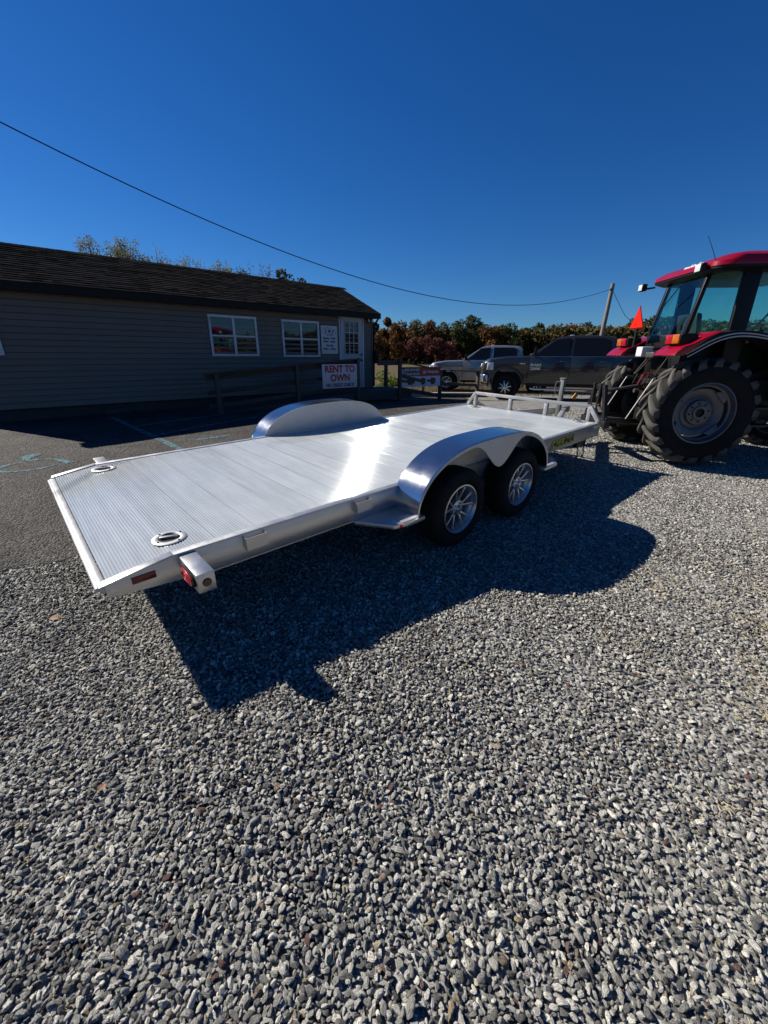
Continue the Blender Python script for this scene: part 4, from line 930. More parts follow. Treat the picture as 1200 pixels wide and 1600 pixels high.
# ------------------------------------------------------------------ crew-cab pickups. local x forward, y left, z up, origin on the ground at mid-wheelbase
def pickup(name, loc, yaw, paint, label, lifted=0.0, badge=True, cover=True):
    t = empty(name, loc, None, yaw); tag(t, label, 'pickup truck', 'pickup trucks parked beyond the ramp')
    H = lifted; AX = 1.9; R = .415
    def arch(cx, r, n=12, z0=.50): # from rear to front over the wheel
        return [(cx + r*math.cos(a), .42 + r*math.sin(a)) for a in np.linspace(PI+.15, -.15, n)]
    low = [(-2.93,.62),(-2.96,1.02),(-2.93,1.33),(-1.30,1.335),(1.25,1.30),(1.95,1.28),(2.60,1.22),(2.88,1.12),(2.97,.90),(2.95,.58),(2.55,.52)]
    low = [(-2.93,.60)] + [(-2.5,.52)] + arch(-AX, .50) + [(-1.35,.50),(1.35,.50)] + arch(AX, .52) + [(2.55,.50),(2.95,.52),(2.97,.90),(2.90,1.12),(2.66,1.235),(1.95,1.315),(1.22,1.335),(-1.32,1.345),(-2.93,1.37),(-2.96,1.0)]
    low = [(x, z+H) for x, z in low]
    def nose(x, k): return x if x < 2.25 else 2.25 + (x-2.25)*k
    secs = [(-.985,.36),(-.93,.56),(-.60,.76),(.60,.76),(.93,.56),(.985,.36)]; nl = len(low); bb = MB(); vs = []
    for y_, k in secs: vs += [(nose(x, k), y_, z - (.035 if abs(y_) > .98 and z > 1.2+H else 0)) for x, z in low]
    fs = [tuple(range(nl)), tuple((len(secs)-1)*nl + i for i in range(nl))[::-1]]
    for i in range(len(secs)-1): fs += [(i*nl+j, i*nl+(j+1)%nl, (i+1)*nl+(j+1)%nl, (i+1)*nl+j) for j in range(nl)]
    body = bb.add(vs, fs).build('body', paint, t, bevel=.018, bseg=2, angle=32)
    for xs_, nm in ((1.235, 'door_seam'), (.02, 'door_seam'), (-1.13, 'door_seam')):
        for s_ in (1, -1): MB().box(xs_-.005, xs_+.005, *sorted((s_*.98, s_*.9865)), .56+H, 1.30+H).build(nm, MT['black'], body)
    MB().box(-2.8, 2.7, -.80, .80, .45+H, .8+H).build('chassis', MT['black'], t)
    MB().box(-2.86, -1.42, -.86, .86, .95+H, 1.395+H).build('bed_cover', MT['black'] if cover else paint, t, bevel=.01)
    # greenhouse
    zb, zt = 1.32+H, 1.935+H; yb, yt = .945, .735
    base = [(1.30,zb),(-1.30,zb)]; G_ = MB()
    prof = [(1.28,zb),(.46,zt-.075),(.18,zt-.012),(-.45,zt),(-1.0,zt-.03),(-1.16,zt-.09),(-1.32,zb)]
    def yy(z): return yb + (yt-yb)*(z-zb)/(zt-zb) if z < zt-.05 else yt*.985 - (z-(zt-.05))*.6
    n = len(prof); G_.add([(x,-yy(z),z) for x,z in prof] + [(x,yy(z),z) for x,z in prof], [tuple(range(n)), tuple(range(n,2*n))[::-1]] + [(i,(i+1)%n,n+(i+1)%n,n+i) for i in range(n)])
    cab = G_.build('cab', paint, t, bevel=.03, bseg=2)
    def side(x, z, s_, off=.006): return (x, s_*(yb + (yt-yb)*(z-zb)/(zt-zb) + off), z)
    def sidepoly(poly, s_, m, nm, par, o0=.002, o1=.008):
        k = len(poly); a = [side(x,z,s_,o0) for x,z in poly]; b_ = [side(x,z,s_,o1) for x,z in poly]
        return MB().add(a+b_, [tuple(range(k)), tuple(range(k,2*k))[::-1]] + [(i,(i+1)%k,k+(i+1)%k,k+i) for i in range(k)]).build(nm, m, par)
    fw_ = [(1.06,zb+.03),(.50,zt-.13),(.10,zt-.095),(.10,zb+.03)]; rw_ = [(-.04,zb+.03),(-.04,zt-.09),(-.82,zt-.10),(-.98,zt-.15),(-1.02,zb+.03)]
    for s_ in (1, -1):
        for poly, nm in ((fw_, 'side_window'), (rw_, 'side_window')):
            cx = sum(p[0] for p in poly)/len(poly); cz = sum(p[1] for p in poly)/len(poly)
            big = [(cx+(x-cx)*1.045, cz+(z-cz)*1.07) for x, z in poly]
            wf = sidepoly(big, s_, MT['chrome'] if not cover else MT['black'], nm, t, .001, .006)
            sidepoly(poly, s_, MT['truck_glass'], 'pane', wf, .0065, .010)
        sidepoly([(1.20,zb-.012),(1.20,zb+.010),(-1.14,zb+.010),(-1.14,zb-.012)], s_, MT['chrome'], 'belt_trim', t, .010, .016)
        # doors: outline seams, handle, mirror
        for xa, xb in ((.03, 1.22), (-1.10, .01)):
            dp = [(xa,.56+H),(xa,1.31+H),(xb,1.31+H),(xb,.56+H)]
            if xa < 0: dp = [(-.86,.56+H),(-1.12,.82+H),(-1.12,1.31+H),(xb,1.31+H),(xb,.56+H)]
            dr = MB().prism([(x, z) for x, z in dp], 'y', *sorted((s_*.984, s_*.992))).build('door', paint, t, bevel=.003)
            hx = xa+.10 if xa > 0 else -1.0
            MB().tube([(hx, s_*.992, 1.17+H), (hx+.02, s_*1.025, 1.175+H), (hx+.17, s_*1.025, 1.18+H), (hx+.19, s_*.992, 1.18+H)], .014, 6).build('handle', paint if cover else MT['chrome'], dr, smooth=True)
        mi = MB().tube([(1.05, s_*.95, 1.38+H), (1.08, s_*1.10, 1.42+H)], .03, 6).build('mirror', MT['black'], t)
        MB().box(1.02, 1.11, *sorted((s_*1.08, s_*1.28)), 1.33+H, 1.58+H).build('mirror_shell', MT['black'], mi, bevel=.02)
        # flares, step
        for ax in (AX, -AX):
            r0, r1 = .50 + (.02 if ax > 0 else 0), .57 + (.02 if ax > 0 else 0)
            pts = [(ax + r1*math.cos(a), .42+H + r1*math.sin(a)) for a in np.linspace(-.05, PI+.05, 15)] + [(ax + r0*math.cos(a), .42+H + r0*math.sin(a)) for a in np.linspace(PI+.05, -.05, 15)]
            MB().prism(pts, 'y', *sorted((s_*.98, s_*1.035))).build('fender_flare', MT['truck_dark'] if cover else paint, t, bevel=.008)
        st = MB().tube([(1.12, s_*.90, .42+H), (1.10, s_*1.03, .36+H), (1.0, s_*1.08, .345+H), (-1.05, s_*1.08, .345+H), (-1.15, s_*1.03, .36+H), (-1.17, s_*.90, .42+H)], .033, 8).build('step_bar', MT['chrome'], t, smooth=True)
        MB().box(-1.25, 1.25, *sorted((s_*.93, s_*.985)), .42+H, .53+H).build('sill', MT['black'], t, bevel=.01)
        # lights
        MB().hexa([(2.40,s_*.60,.90+H),(2.79,s_*.60,.90+H),(2.52,s_*.992,.90+H),(2.32,s_*.992,.90+H),(2.40,s_*.60,1.12+H),(2.77,s_*.60,1.10+H),(2.50,s_*.992,1.12+H),(2.32,s_*.992,1.14+H)]).build('headlight', MT['lamp_glass'], t, bevel=.01)
        MB().box(-2.975, -2.90, *sorted((s_*.80, s_*.99)), .98+H, 1.30+H).build('tail_light', MT['red_lens'], t, bevel=.01)
        if badge:
            hd = (s_ > 0)
            for txt, x, z, sz in (('RAM', 1.02, 1.065, .105), ('2500', 1.02, .955, .10), ('HEMI', 1.42, 1.10, .05)):
                me = text_mesh(txt, sz, MT['chrome'], sx=1.5, depth=.002, bold=.004)
                if hd: mx = frame((x, .995, z+H), (-1,0,0), (0,0,1))
                else: mx = frame((x, -.995, z+H), (1,0,0), (0,0,1))
                if x < 1.22 or True: place_mesh('badge', me, t, mx)
    MB().add([(1.235,-.80,zb+.04),(1.235,.80,zb+.04),(.53,.66,zt-.115),(.53,-.66,zt-.115)], [(0,1,2,3)]).build('windshield', MT['truck_glass'], t, recalc=False).location = (.022, 0, .014)
    MB().box(-1.325,-1.30,-.72,.72,zb+.06,zt-.20).build('rear_window', MT['truck_glass'], t)
    # front
    MB().prism([(2.60,-.985),(2.84,-.70),(2.89,0),(2.84,.70),(2.60,.985),(2.47,1.0),(2.44,.9),(2.68,.55),(2.68,-.55),(2.44,-.9),(2.47,-1.0)], 'z', .50+H, .76+H).build('front_bumper', MT['chrome'], t, bevel=.04, bseg=3)
    gr = MB().box(2.72, 2.81, -.58, .58, .80+H, 1.14+H).build('grille', MT['black'], t, bevel=.02)
    MB().box(2.805, 2.82, -.60, .60, .95+H, .985+H).box(2.805, 2.82, -.03, .03, .80+H, 1.14+H).build('grille_bar', MT['chrome'], gr)
    MB().box(-3.12, -2.95, -.96, .96, .55+H, .75+H).build('rear_bumper', MT['chrome'], t, bevel=.03)
    for x, y in ((.05, 0), (.05, .4), (.05, -.4)): MB().prism([(x+.08,zt-.02),(x+.05,zt+.022),(x-.06,zt+.022),(x-.08,zt-.02)], 'y', y-.05, y+.05).build('roof_marker', MT['lamp_glass'] if y > .2 else MT['amber'], t, bevel=.006)
    wf_ = []
    for ax in (AX, -AX):
        for s_ in (1, -1):
            wh = empty('wheel', (ax, s_*.85, R), t); 
            if s_ > 0: wh.rotation_euler = (0, 0, PI)
            MB().lathe([(.25,.10),(.30,.135),(.37,.14),(.405,.12),(R,.09),(R+.002,0),(R,-.09),(.405,-.12),(.37,-.14),(.30,-.135),(.25,-.10),(.24,0)], (0,0,0), 'y', 36, closed=True).build('tyre', MT['rubber'], wh, smooth=True, angle=50)
            tr = MB()
            for k in range(36):
                a = 2*PI*k/36
                for y0, y1, da in ((-.125,-.045,.0), (.045,.125,.09)):
                    c0, s0 = math.cos(a+da), math.sin(a+da); tt = Vector((-s0,0,c0)); rr_ = Vector((c0,0,s0))
                    P0 = rr_*(R-.015); P1 = rr_*(R+.012); w_ = .022
                    tr.hexa([P0-tt*w_+Vector((0,y0,0)),P0+tt*w_+Vector((0,y0,0)),P0+tt*w_+Vector((0,y1,0)),P0-tt*w_+Vector((0,y1,0)),P1-tt*w_+Vector((0,y0,0)),P1+tt*w_+Vector((0,y0,0)),P1+tt*w_+Vector((0,y1,0)),P1-tt*w_+Vector((0,y1,0))])
            tr.build('tread_blocks', MT['rubber'], wh)
            MB().lathe([(.25,-.115),(.245,-.13),(.225,-.125),(.21,-.06),(.21,.09),(.24,.10)], (0,0,0), 'y', 36).build('rim', MT['black'] if badge else MT['rim'], wh, smooth=True, angle=40)
            for k in range(8):
                a = 2*PI*k/8 + .2; rr_ = Vector((math.cos(a),0,math.sin(a))); tt = Vector((-math.sin(a),0,math.cos(a)))
                P0, P1 = rr_*.05, rr_*.225; dd = Vector((0,.03,0)); o0 = Vector((0,-.115,0)); o1 = Vector((0,-.085,0))
                MB().hexa([P0-tt*.03+o0+dd,P1-tt*.022+o1+dd,P1+tt*.022+o1+dd,P0+tt*.03+o0+dd,P0-tt*.022+o0,P1-tt*.016+o1,P1+tt*.016+o1,P0+tt*.022+o0]).build('spoke', MT['chrome'], wh, bevel=.005)
            MB().lathe([(0,-.15),(.045,-.148),(.06,-.135),(.07,-.09)], (0,0,0), 'y', 20).build('hub_cap', MT['chrome'], wh, smooth=True)
            MB().lathe([(0,.0),(.205,.0),(.205,.02),(0,.02)], (0,0,0), 'y', 24).build('brake_disc', MT['black_steel'], wh)
    return t
pickup('pickup_truck', (6.08, 14.24, g(6.08,14.24)), math.radians(160), MT['truck_dark'], 'dark granite grey crew cab pickup nearest the tractor', .05)
pickup('pickup_truck', (4.85, 19.3, g(4.85,19.3)), math.radians(162), MT['truck_silver'], 'lighter grey crew cab pickup parked behind the dark one', .0, False, False)
# ------------------------------------------------------------------ red cab tractor. local x forward, y left, origin under the rear axle
tractor = empty('tractor', (4.11, 6.10, g(4.02, 6.1)), None, math.radians(-3.5))
tag(tractor, 'red and black farm tractor with glazed cab and big lugged rear tyres', 'tractor')
def tpart(mb, nm, m, par=None, **k): return mb.build(nm, m, par or tractor, **k)
def tractor_wheel(x, y, R, W_, rimr, lugs, front=False):
    s_ = 1 if y > 0 else -1
    wh = empty('front_wheel' if front else 'rear_wheel', (x, y, R), tractor)
    if s_ > 0: wh.rotation_euler = (0, 0, PI)         # local -y is outwards
    h = W_/2
    prof = [(rimr-.01,h*.80),(rimr+.03,h*.93),(rimr+(R-rimr)*.45,h),(R-.085,h*.93),(R-.05,h*.80),(R-.036,h*.4),(R-.034,0),(R-.036,-h*.4),(R-.05,-h*.80),(R-.085,-h*.93),(rimr+(R-rimr)*.45,-h),(rimr+.03,-h*.93),(rimr-.01,-h*.80),(rimr-.03,0)]
    MB().lathe(prof, (0,0,0), 'y', 64, closed=True).build('tyre', MT['sidewall'], wh, smooth=True, angle=60)
    lg = MB()
    for k in range(lugs):
        for sd_ in (-1, 1):
            a0 = 2*PI*(k + (.5 if sd_ > 0 else 0))/lugs
            # lug from near the centre line to the shoulder, sweeping back
            secs = []
            for t in np.linspace(0, 1, 7):
                yv = sd_ * (h*(-.06) + h*1.06*t); a = a0 + .34*t**.9 * (1 if s_ < 0 else -1) * (1)
                rb_ = R-.05 if t < .7 else R-.05 - (t-.7)/.3*.060; rt_ = R - .002*0 if t < .8 else R - (t-.8)/.2*.035
                w_ = .026 + .016*t
                c0, s0 = math.cos(a), math.sin(a); rr_ = Vector((c0,0,s0)); tt = Vector((-s0,0,c0)); Y = Vector((0,yv,0))
                secs.append([rr_*rb_-tt*w_*1.35+Y, rr_*rt_-tt*w_*.8+Y, rr_*rt_+tt*w_*.8+Y, rr_*rb_+tt*w_*1.35+Y])
            vs = [p for s in secs for p in s]; fs = [(0,1,2,3), tuple(4*(len(secs)-1)+i for i in (3,2,1,0))]
            for i in range(len(secs)-1):
                for j in range(4): fs.append((4*i+j, 4*i+(j+1)%4, 4*i+4+(j+1)%4, 4*i+4+j))
            lg.add(vs, fs)
    lg.build('tread_lugs', MT['lit_tread_rubber'], wh, bevel=.006, bseg=1, angle=45)
    e = .8*h
    MB().lathe([(rimr,-e),(rimr+.006,-e-.010),(rimr-.012,-e-.014),(rimr-.022,-e+.01),(rimr-.030,-e+.05),(rimr-.050,-e+.06),(rimr-.052,e*.6),(rimr-.02,e),(rimr-.01,e)], (0,0,0), 'y', 56).build('rim', MT['rim_grey'], wh, smooth=True, angle=35)
    dy = -h*.15 if not front else -h*.5
    MB().lathe([(.055,dy-.055),(.085,dy-.055),(.092,dy-.04),(.15,dy-.035),(.165,dy-.0),(.20,dy+.012),(.235,dy-.02),(rimr-.075,dy-.03),(rimr-.065,dy+.01)], (0,0,0), 'y', 48).build('wheel_disc', MT['rim_grey'], wh, smooth=True, angle=35)
    MB().lathe([(0,dy-.03),(.055,dy-.03),(.055,dy+.02)], (0,0,0), 'y', 24).build('hub_bore', MT['black'], wh)
    for k in range(8):
        a = 2*PI*k/8 + .2; MB().lathe([(0,dy-.062),(.013,dy-.060),(.014,dy-.036)], (.118*math.cos(a),0,.118*math.sin(a)), 'y', 8).build('wheel_bolt', MT['grey_steel'], wh)
    if not front:
        for k in range(4):
            a = 2*PI*k/4 + .75; rr_ = Vector((math.cos(a),0,math.sin(a))); tt = Vector((-math.sin(a),0,math.cos(a)))
            P0, P1 = rr_*(rimr-.11), rr_*(rimr-.048)
            MB().hexa([P0-tt*.10+Vector((0,dy-.035,0)),P0+tt*.10+Vector((0,dy-.035,0)),P1+tt*.06+Vector((0,dy-.035,0)),P1-tt*.06+Vector((0,dy-.035,0)),P0-tt*.10+Vector((0,dy-.048,0)),P0+tt*.10+Vector((0,dy-.048,0)),P1+tt*.06+Vector((0,dy-.075,0)),P1-tt*.06+Vector((0,dy-.075,0))]).build('rim_bracket', MT['rim_grey'], wh, bevel=.004)
    return wh
YW = .70
tractor_wheel(0, -YW+.02, .665, .40, .375, 20); tractor_wheel(0, YW, .665, .40, .375, 20)
tractor_wheel(2.0, -.66, .45, .28, .26, 16, True); tractor_wheel(2.0, .66, .45, .28, .26, 16, True)
# fenders
for s_ in (-1, 1):
    fx = .12
    top = [(-.66,1.385),(-.60,1.44),(-.50,1.475),(-.38,1.54),(-.24,1.60),(-.05,1.635),(.2,1.625),(.45,1.57),(.66,1.46),(.82,1.28),(.88,1.02),(.88,.80)]
    bot = [(.83,.80),(.83,1.0),(.77,1.25),(.62,1.40),(.42,1.50),(.2,1.545),(-.05,1.55),(-.22,1.515),(-.36,1.455),(-.46,1.40),(-.55,1.37)]
    y0, y1 = sorted((s_*.44, s_*.90))
    fo = tpart(MB().prism(top + bot, 'y', y0, y1), 'fender', MT['black'], bevel=.012); fo.location.x = fx
    rd = [(-.70,1.355),(-.665,1.40),(-.60,1.455),(-.50,1.49),(-.38,1.555),(-.26,1.608),(-.20,1.630),(-.20,1.622),(-.26,1.596),(-.34,1.55),(-.45,1.465),(-.52,1.39),(-.60,1.352)]
    y2, y3 = sorted((s_*.445, s_*.912)); MB().prism(rd, 'y', y2, y3).build('red_tail_panel', MT['tractor_red'], fo, bevel=.006)
    for k, (sc, w_) in enumerate(((0, .012), (.035, .012))):
        path = [(-.56,1.375),(-.48,1.42),(-.38,1.485),(-.24,1.56),(-.05,1.60),(.2,1.595),(.45,1.54),(.64,1.44)]
        px0 = np.array([p[0] for p in path]); pz0 = np.array([p[1] for p in path]); cf_ = np.polyfit(px0, pz0, 5); path = [(x, float(np.polyval(cf_, x))) for x in np.linspace(-.56, .64, 30)]
        path = [(x + sc*.6, z - sc*.9) for x, z in path]; mb = MB(); vs = []
        for x, z in path: vs += [(x, s_*.9025, z), (x, s_*.9025, z-w_), (x, s_*.9055, z), (x, s_*.9055, z-w_)]
        if k == 0: vs = [(v[0], s_*(abs(v[1])+.010), v[2]) for v in vs] if False else vs
        mb.add(vs, [f4 for i in range(len(path)-1) for f4 in ((4*i,4*i+1,4*i+5,4*i+4),(4*i+2,4*i+6,4*i+7,4*i+3),(4*i,4*i+4,4*i+6,4*i+2),(4*i+1,4*i+3,4*i+7,4*i+5))]); mb.build('pinstripe', MT['stripe'], fo)
    # lamp cluster on a black block
    yl = s_*.62; lb = MB().box(-.60,-.40,*sorted((s_*.50, s_*.80)),1.475,1.60).build('lamp_housing', MT['black'], fo, bevel=.01)
    MB().box(-.625,-.595,*sorted((s_*.52, s_*.65)),1.49,1.595).build('tail_lamp', MT['red_lens'], lb, bevel=.008)
    MB().box(-.625,-.595,*sorted((s_*.655, s_*.79)),1.49,1.595).build('turn_signal', MT['amber'], lb, bevel=.008)
# chassis, transmission, engine, hood
tpart(MB().box(-.30,.55,-.26,.26,.40,1.05), 'transmission_case', MT['black_steel'], bevel=.03)
tpart(MB().tube([(0,-.62,.665),(0,.62,.665)], [.14,.14], 16), 'rear_axle', MT['black_steel'], smooth=True)
tpart(MB().tube([(2.0,-.60,.45),(2.0,.60,.45)], .07, 10), 'front_axle', MT['black_steel'], smooth=True)
tpart(MB().box(.5,2.55,-.20,.20,.50,1.0), 'engine', MT['black_steel'], bevel=.03)
tpart(MB().prism([(1.12,1.0),(1.12,1.50),(2.2,1.42),(2.62,1.28),(2.70,.85),(2.5,.8)], 'y', -.33, .33), 'hood', MT['tractor_red'], bevel=.05, bseg=3)
tpart(MB().box(2.69,2.72,-.26,.26,.88,1.2), 'front_grille', MT['black'], bevel=.01)
tpart(MB().tube([(1.30,-.42,.9),(1.30,-.42,2.05),(1.24,-.42,2.12)], .035, 10), 'exhaust_stack', MT['black_steel'], smooth=True)
# cab
ZC0, ZC1 = 1.62, 2.31
tpart(MB().prism([(-.24,1.05),(1.0,1.05),(1.12,1.30),(1.12,1.62),(-.22,1.62)], 'y', -.44, .44), 'cab_floor_body', MT['black'], bevel=.02)
tpart(MB().box(.38, 1.10, -.62, .62, .58, 1.08), 'fuel_tank_and_step', MT['black'], bevel=.04)
# posts: name -> (bottom, top)
RB, RT_ = (-.22, .42, ZC0), (-.10, .40, ZC1)     # rear corner
QB, QT = (.20, .60, ZC0-.06), (.18, .60, ZC1)    # side post ahead of the quarter glass
FB, FT = (1.12, .46, 1.5), (.98, .48, ZC1)       # front corner
for s_ in (-1, 1):
    def P(p): return (p[0], s_*p[1], p[2])
    tpart(MB().bar(P(RB), P(RT_), .05, .05), 'rear_post', MT['black'], bevel=.008)
    tpart(MB().bar(P((.28, .60, .9)), P((.26, .60, ZC1)), .20, .05, (0,1,0)), 'door_post', MT['black'], bevel=.008)
    tpart(MB().bar(P(FB), P(FT), .06, .06), 'front_post', MT['black'], bevel=.008)
    def pane(a, b_, c, d, nm):
        n_ = (Vector(b_)-Vector(a)).cross(Vector(d)-Vector(a)).normalized()*.003
        q4 = [Vector(P(k)) for k in (a, b_, c, d)]; n_ = (q4[1]-q4[0]).cross(q4[3]-q4[0]).normalized()*.003
        return tpart(MB().hexa([q-n_ for q in q4] + [q+n_ for q in q4]), nm, MT['cab_glass'])
    pane((-.205,.43,ZC0),(.17,.60,ZC0-.03),(.17,.60,ZC1),(-.085,.41,ZC1), 'quarter_glass')
    pane((.38,.60,1.12),(1.10,.48,1.30),(.98,.48,ZC1),(.37,.60,ZC1), 'door_glass')
    tpart(MB().bar(P((.36,.61,1.0)), P((1.12,.48,1.25)), .05, .10, (0,0,1)), 'door_frame', MT['black'], bevel=.006)
    tpart(MB().bar(P((-.1,.41,ZC1-.01)), P((.26,.60,ZC1-.01)), .05, .05), 'roof_rail', MT['black'])
    tpart(MB().bar(P((.26,.60,ZC1-.01)), P((.98,.48,ZC1-.01)), .05, .05), 'roof_rail', MT['black'])
    tpart(MB().bar(P((-.22,.43,ZC0-.03)), P((.2,.60,ZC0-.03)), .05, .06), 'sill_rail', MT['black'])
q4 = [Vector(k) for k in ((-.235,-.40,ZC0),(-.235,.40,ZC0),(-.115,.38,ZC1),(-.115,-.38,ZC1))]
tpart(MB().hexa([q-Vector((.003,0,0)) for q in q4] + [q+Vector((.003,0,0)) for q in q4]), 'rear_window', MT['cab_glass'])
tpart(MB().box(-.26,-.20,-.42,.42,1.45,ZC0), 'rear_bulkhead', MT['black'], bevel=.01)
for dy in (-.36, .36): tpart(MB().box(-.275,-.255, dy-.02, dy+.02, 1.66, 1.72), 'window_hinge', MT['black'])
tpart(MB().bar((-.25,-.1,1.60),(-.25,.1,1.60),.02,.03), 'window_latch', MT['grey_steel'])
q4 = [Vector(k) for k in ((1.13,-.44,1.5),(1.13,.44,1.5),(1.0,.44,ZC1),(1.0,-.44,ZC1))]
tpart(MB().hexa([q-Vector((.003,0,0)) for q in q4] + [q+Vector((.003,0,0)) for q in q4]), 'front_window', MT['cab_glass'])
# roof: rounded rings
def rrect(x0, x1, yh, r, n=6):
    pts = []
    for cx, cy, a0 in ((x1-r, yh-r, 0), (x0+r, yh-r, PI/2), (x0+r, -yh+r, PI), (x1-r, -yh+r, 1.5*PI)):
        for k in range(n+1): a = a0 + PI/2*k/n; pts.append((cx + r*math.cos(a), cy + r*math.sin(a)))
    return pts
def rings(specs, cap0=True, cap1=True):
    mb = MB(); vs = []; n = None
    for (x0, x1, yh, r, z, rake) in specs:
        p = rrect(x0, x1, yh, r); n = len(p); vs += [(x, y, z + rake*(x-.4)) for x, y in p]
    fs = []
    for i in range(len(specs)-1): fs += [(i*n+k, i*n+(k+1)%n, (i+1)*n+(k+1)%n, (i+1)*n+k) for k in range(n)]
    if cap0: fs.append(tuple(range(n))[::-1])
    if cap1: fs.append(tuple(range((len(specs)-1)*n, len(specs)*n)))
    return mb.add(vs, fs)
tpart(rings([(-.06,1.12,.56,.12,2.275,.0),(-.14,1.28,.68,.16,2.285,.0),(-.215,1.33,.735,.18,2.315,.0),(-.215,1.33,.735,.18,2.335,0)]), 'roof_liner', MT['black'], smooth=True, angle=50)
roof = tpart(rings([(-.225,1.34,.745,.19,2.338,.0),(-.22,1.345,.745,.20,2.385,.0),(-.13,1.33,.725,.20,2.44,.0),(-.03,1.26,.675,.18,2.475,.0),(.08,1.16,.60,.16,2.495,.0),(.11,1.12,.565,.15,2.488,.0),(.2,1.0,.45,.15,2.503,.0),(.4,.8,.2,.1,2.51,.0)]), 'roof', MT['tractor_red'], smooth=True, angle=28)
# brand lettering on the rear of the roof
place_mesh('lettering', text_mesh('mahindra', .085, MT['white'], sx=1.2, shear=.2, depth=.002, bold=.003), roof, frame((-.172, -.15, 2.415), (0,-1,0), (.62,0,.8)))
# work lamps
def work_lamp(y, arm=True, z=2.30):
    e = MB().tube([(-.13, y*.92, z-.0), (-.24, y, z-.015)], .013, 6).build('work_lamp', MT['black'], tractor)
    MB().box(-.31,-.24, y-.06, y+.06, z-.045, z+.05).build('lamp_shell', MT['black'], e, bevel=.012)
    MB().box(-.318,-.311, y-.052, y+.052, z-.037, z+.042).build('lamp_lens', MT['lamp_glass'], e, bevel=.006)
work_lamp(.80, z=2.30); work_lamp(-.50, z=2.335)
tpart(MB().tube([(-.17,-.62,2.33),(-.20,-.53,2.50),(-.25,-.44,2.68)], [.005,.004,.003], 5), 'antenna', MT['black'], smooth=True)
# interior
tpart(MB().box(.10,.55,-.24,.24,1.18,1.36), 'seat_cushion', MT['seat'], bevel=.04)
tpart(MB().prism([(.08,1.30),(.16,1.30),(.06,1.88),(-.02,1.88)], 'y', -.22, .22), 'seat_back', MT['seat'], bevel=.03)
tpart(MB().tube([(.85+.09*math.sin(t)*.6, .19*math.cos(t), 1.62+.19*math.sin(t)*.75) for t in np.linspace(0, 2*PI, 24, endpoint=False)], .013, 8, closed=True), 'steering_wheel', MT['black'], smooth=True)
tpart(MB().tube([(.85,0,1.62),(1.0,0,1.3)], .02, 8), 'steering_column', MT['black'])
tpart(MB().tube([(1.0,-.43,2.2),(.72,-.52,1.95),(.45,-.58,1.62)], .010, 6), 'grab_handle', MT['black'], smooth=True)
# slow-moving-vehicle sign on the left tail
smv = empty('slow_vehicle_sign', (-.50,.30,1.72), tractor)
tri = [(.0,.30),(-.175,-.005),(.175,-.005)]
def trip(s1, x0, x1): return MB().prism([(y*s1, .10+(z-.10)*s1) for y, z in tri], 'x', x0, x1)
trip(1.0, 0, .004).build('red_border', MT['dark_red'], smv); trip(.86, -.004, -.0005).build('orange_field', MT['smv'], smv)
MB().box(.005,.02,-.015,.015,-.25,.20).build('bracket', MT['black_steel'], smv)
smv.rotation_euler = (0, 0, .08)
# white box and hydraulic bits at the rear
tpart(MB().box(-.46,-.30,.08,.24,1.34,1.47), 'socket_box', MT['white'], bevel=.01)
tpart(MB().box(-.42,-.30,-.16,.05,1.33,1.40), 'valve_block', MT['grey_steel'], bevel=.008)
for k, (y, x2, c) in enumerate(((-.12,-.40,'black'),(-.06,-.44,'tractor_red'),(.0,-.42,'black'),(.06,-.46,'black'))):
    tpart(MB().tube([(-.28,y,1.12),(x2,y,1.10),(x2-.03,y+.02,.98),(-.34,y+.03,.88)], .012, 6), 'hydraulic_hose', MT[c], smooth=True)
for y in (-.15, -.05, .05, .15): tpart(MB().lathe([(0,-.33),(.022,-.33),(.026,-.30),(.026,-.26)], (0,y,1.10), 'x', 10), 'hydraulic_coupler', MT['grey_steel'])
for s_ in (-1, 1):
    tpart(MB().bar((-.25, s_*.28, .48), (-.98, s_*.36, .50), .025, .07), 'lower_link', MT['black_steel'], bevel=.006)
    tpart(MB().tube([(-.20, s_*.30, 1.02), (-.45, s_*.36, 1.05)], .035, 8), 'lift_arm', MT['black_steel'], smooth=True)
    tpart(MB().tube([(-.45, s_*.36, 1.05), (-.70, s_*.36, .52)], .016, 8), 'lift_rod', MT['black_steel'], smooth=True)
    tpart(MB().tube([(-.30, s_*.12, .44), (-.85, s_*.33, .47)], .012, 6), 'stabiliser_chain', MT['grey_steel'])
tpart(MB().tube([(-.28,0,.98),(-.95,0,.86)], .022, 10), 'top_link', MT['grey_steel'], smooth=True)
tpart(MB().lathe([(.0,-.42),(.03,-.42),(.03,-.36),(.09,-.34),(.09,-.30)], (0,0,.68), 'x', 14), 'power_take_off', MT['grey_steel'], smooth=True)
tpart(MB().box(-.62,-.20,-.04,.04,.36,.40), 'drawbar', MT['black_steel'])
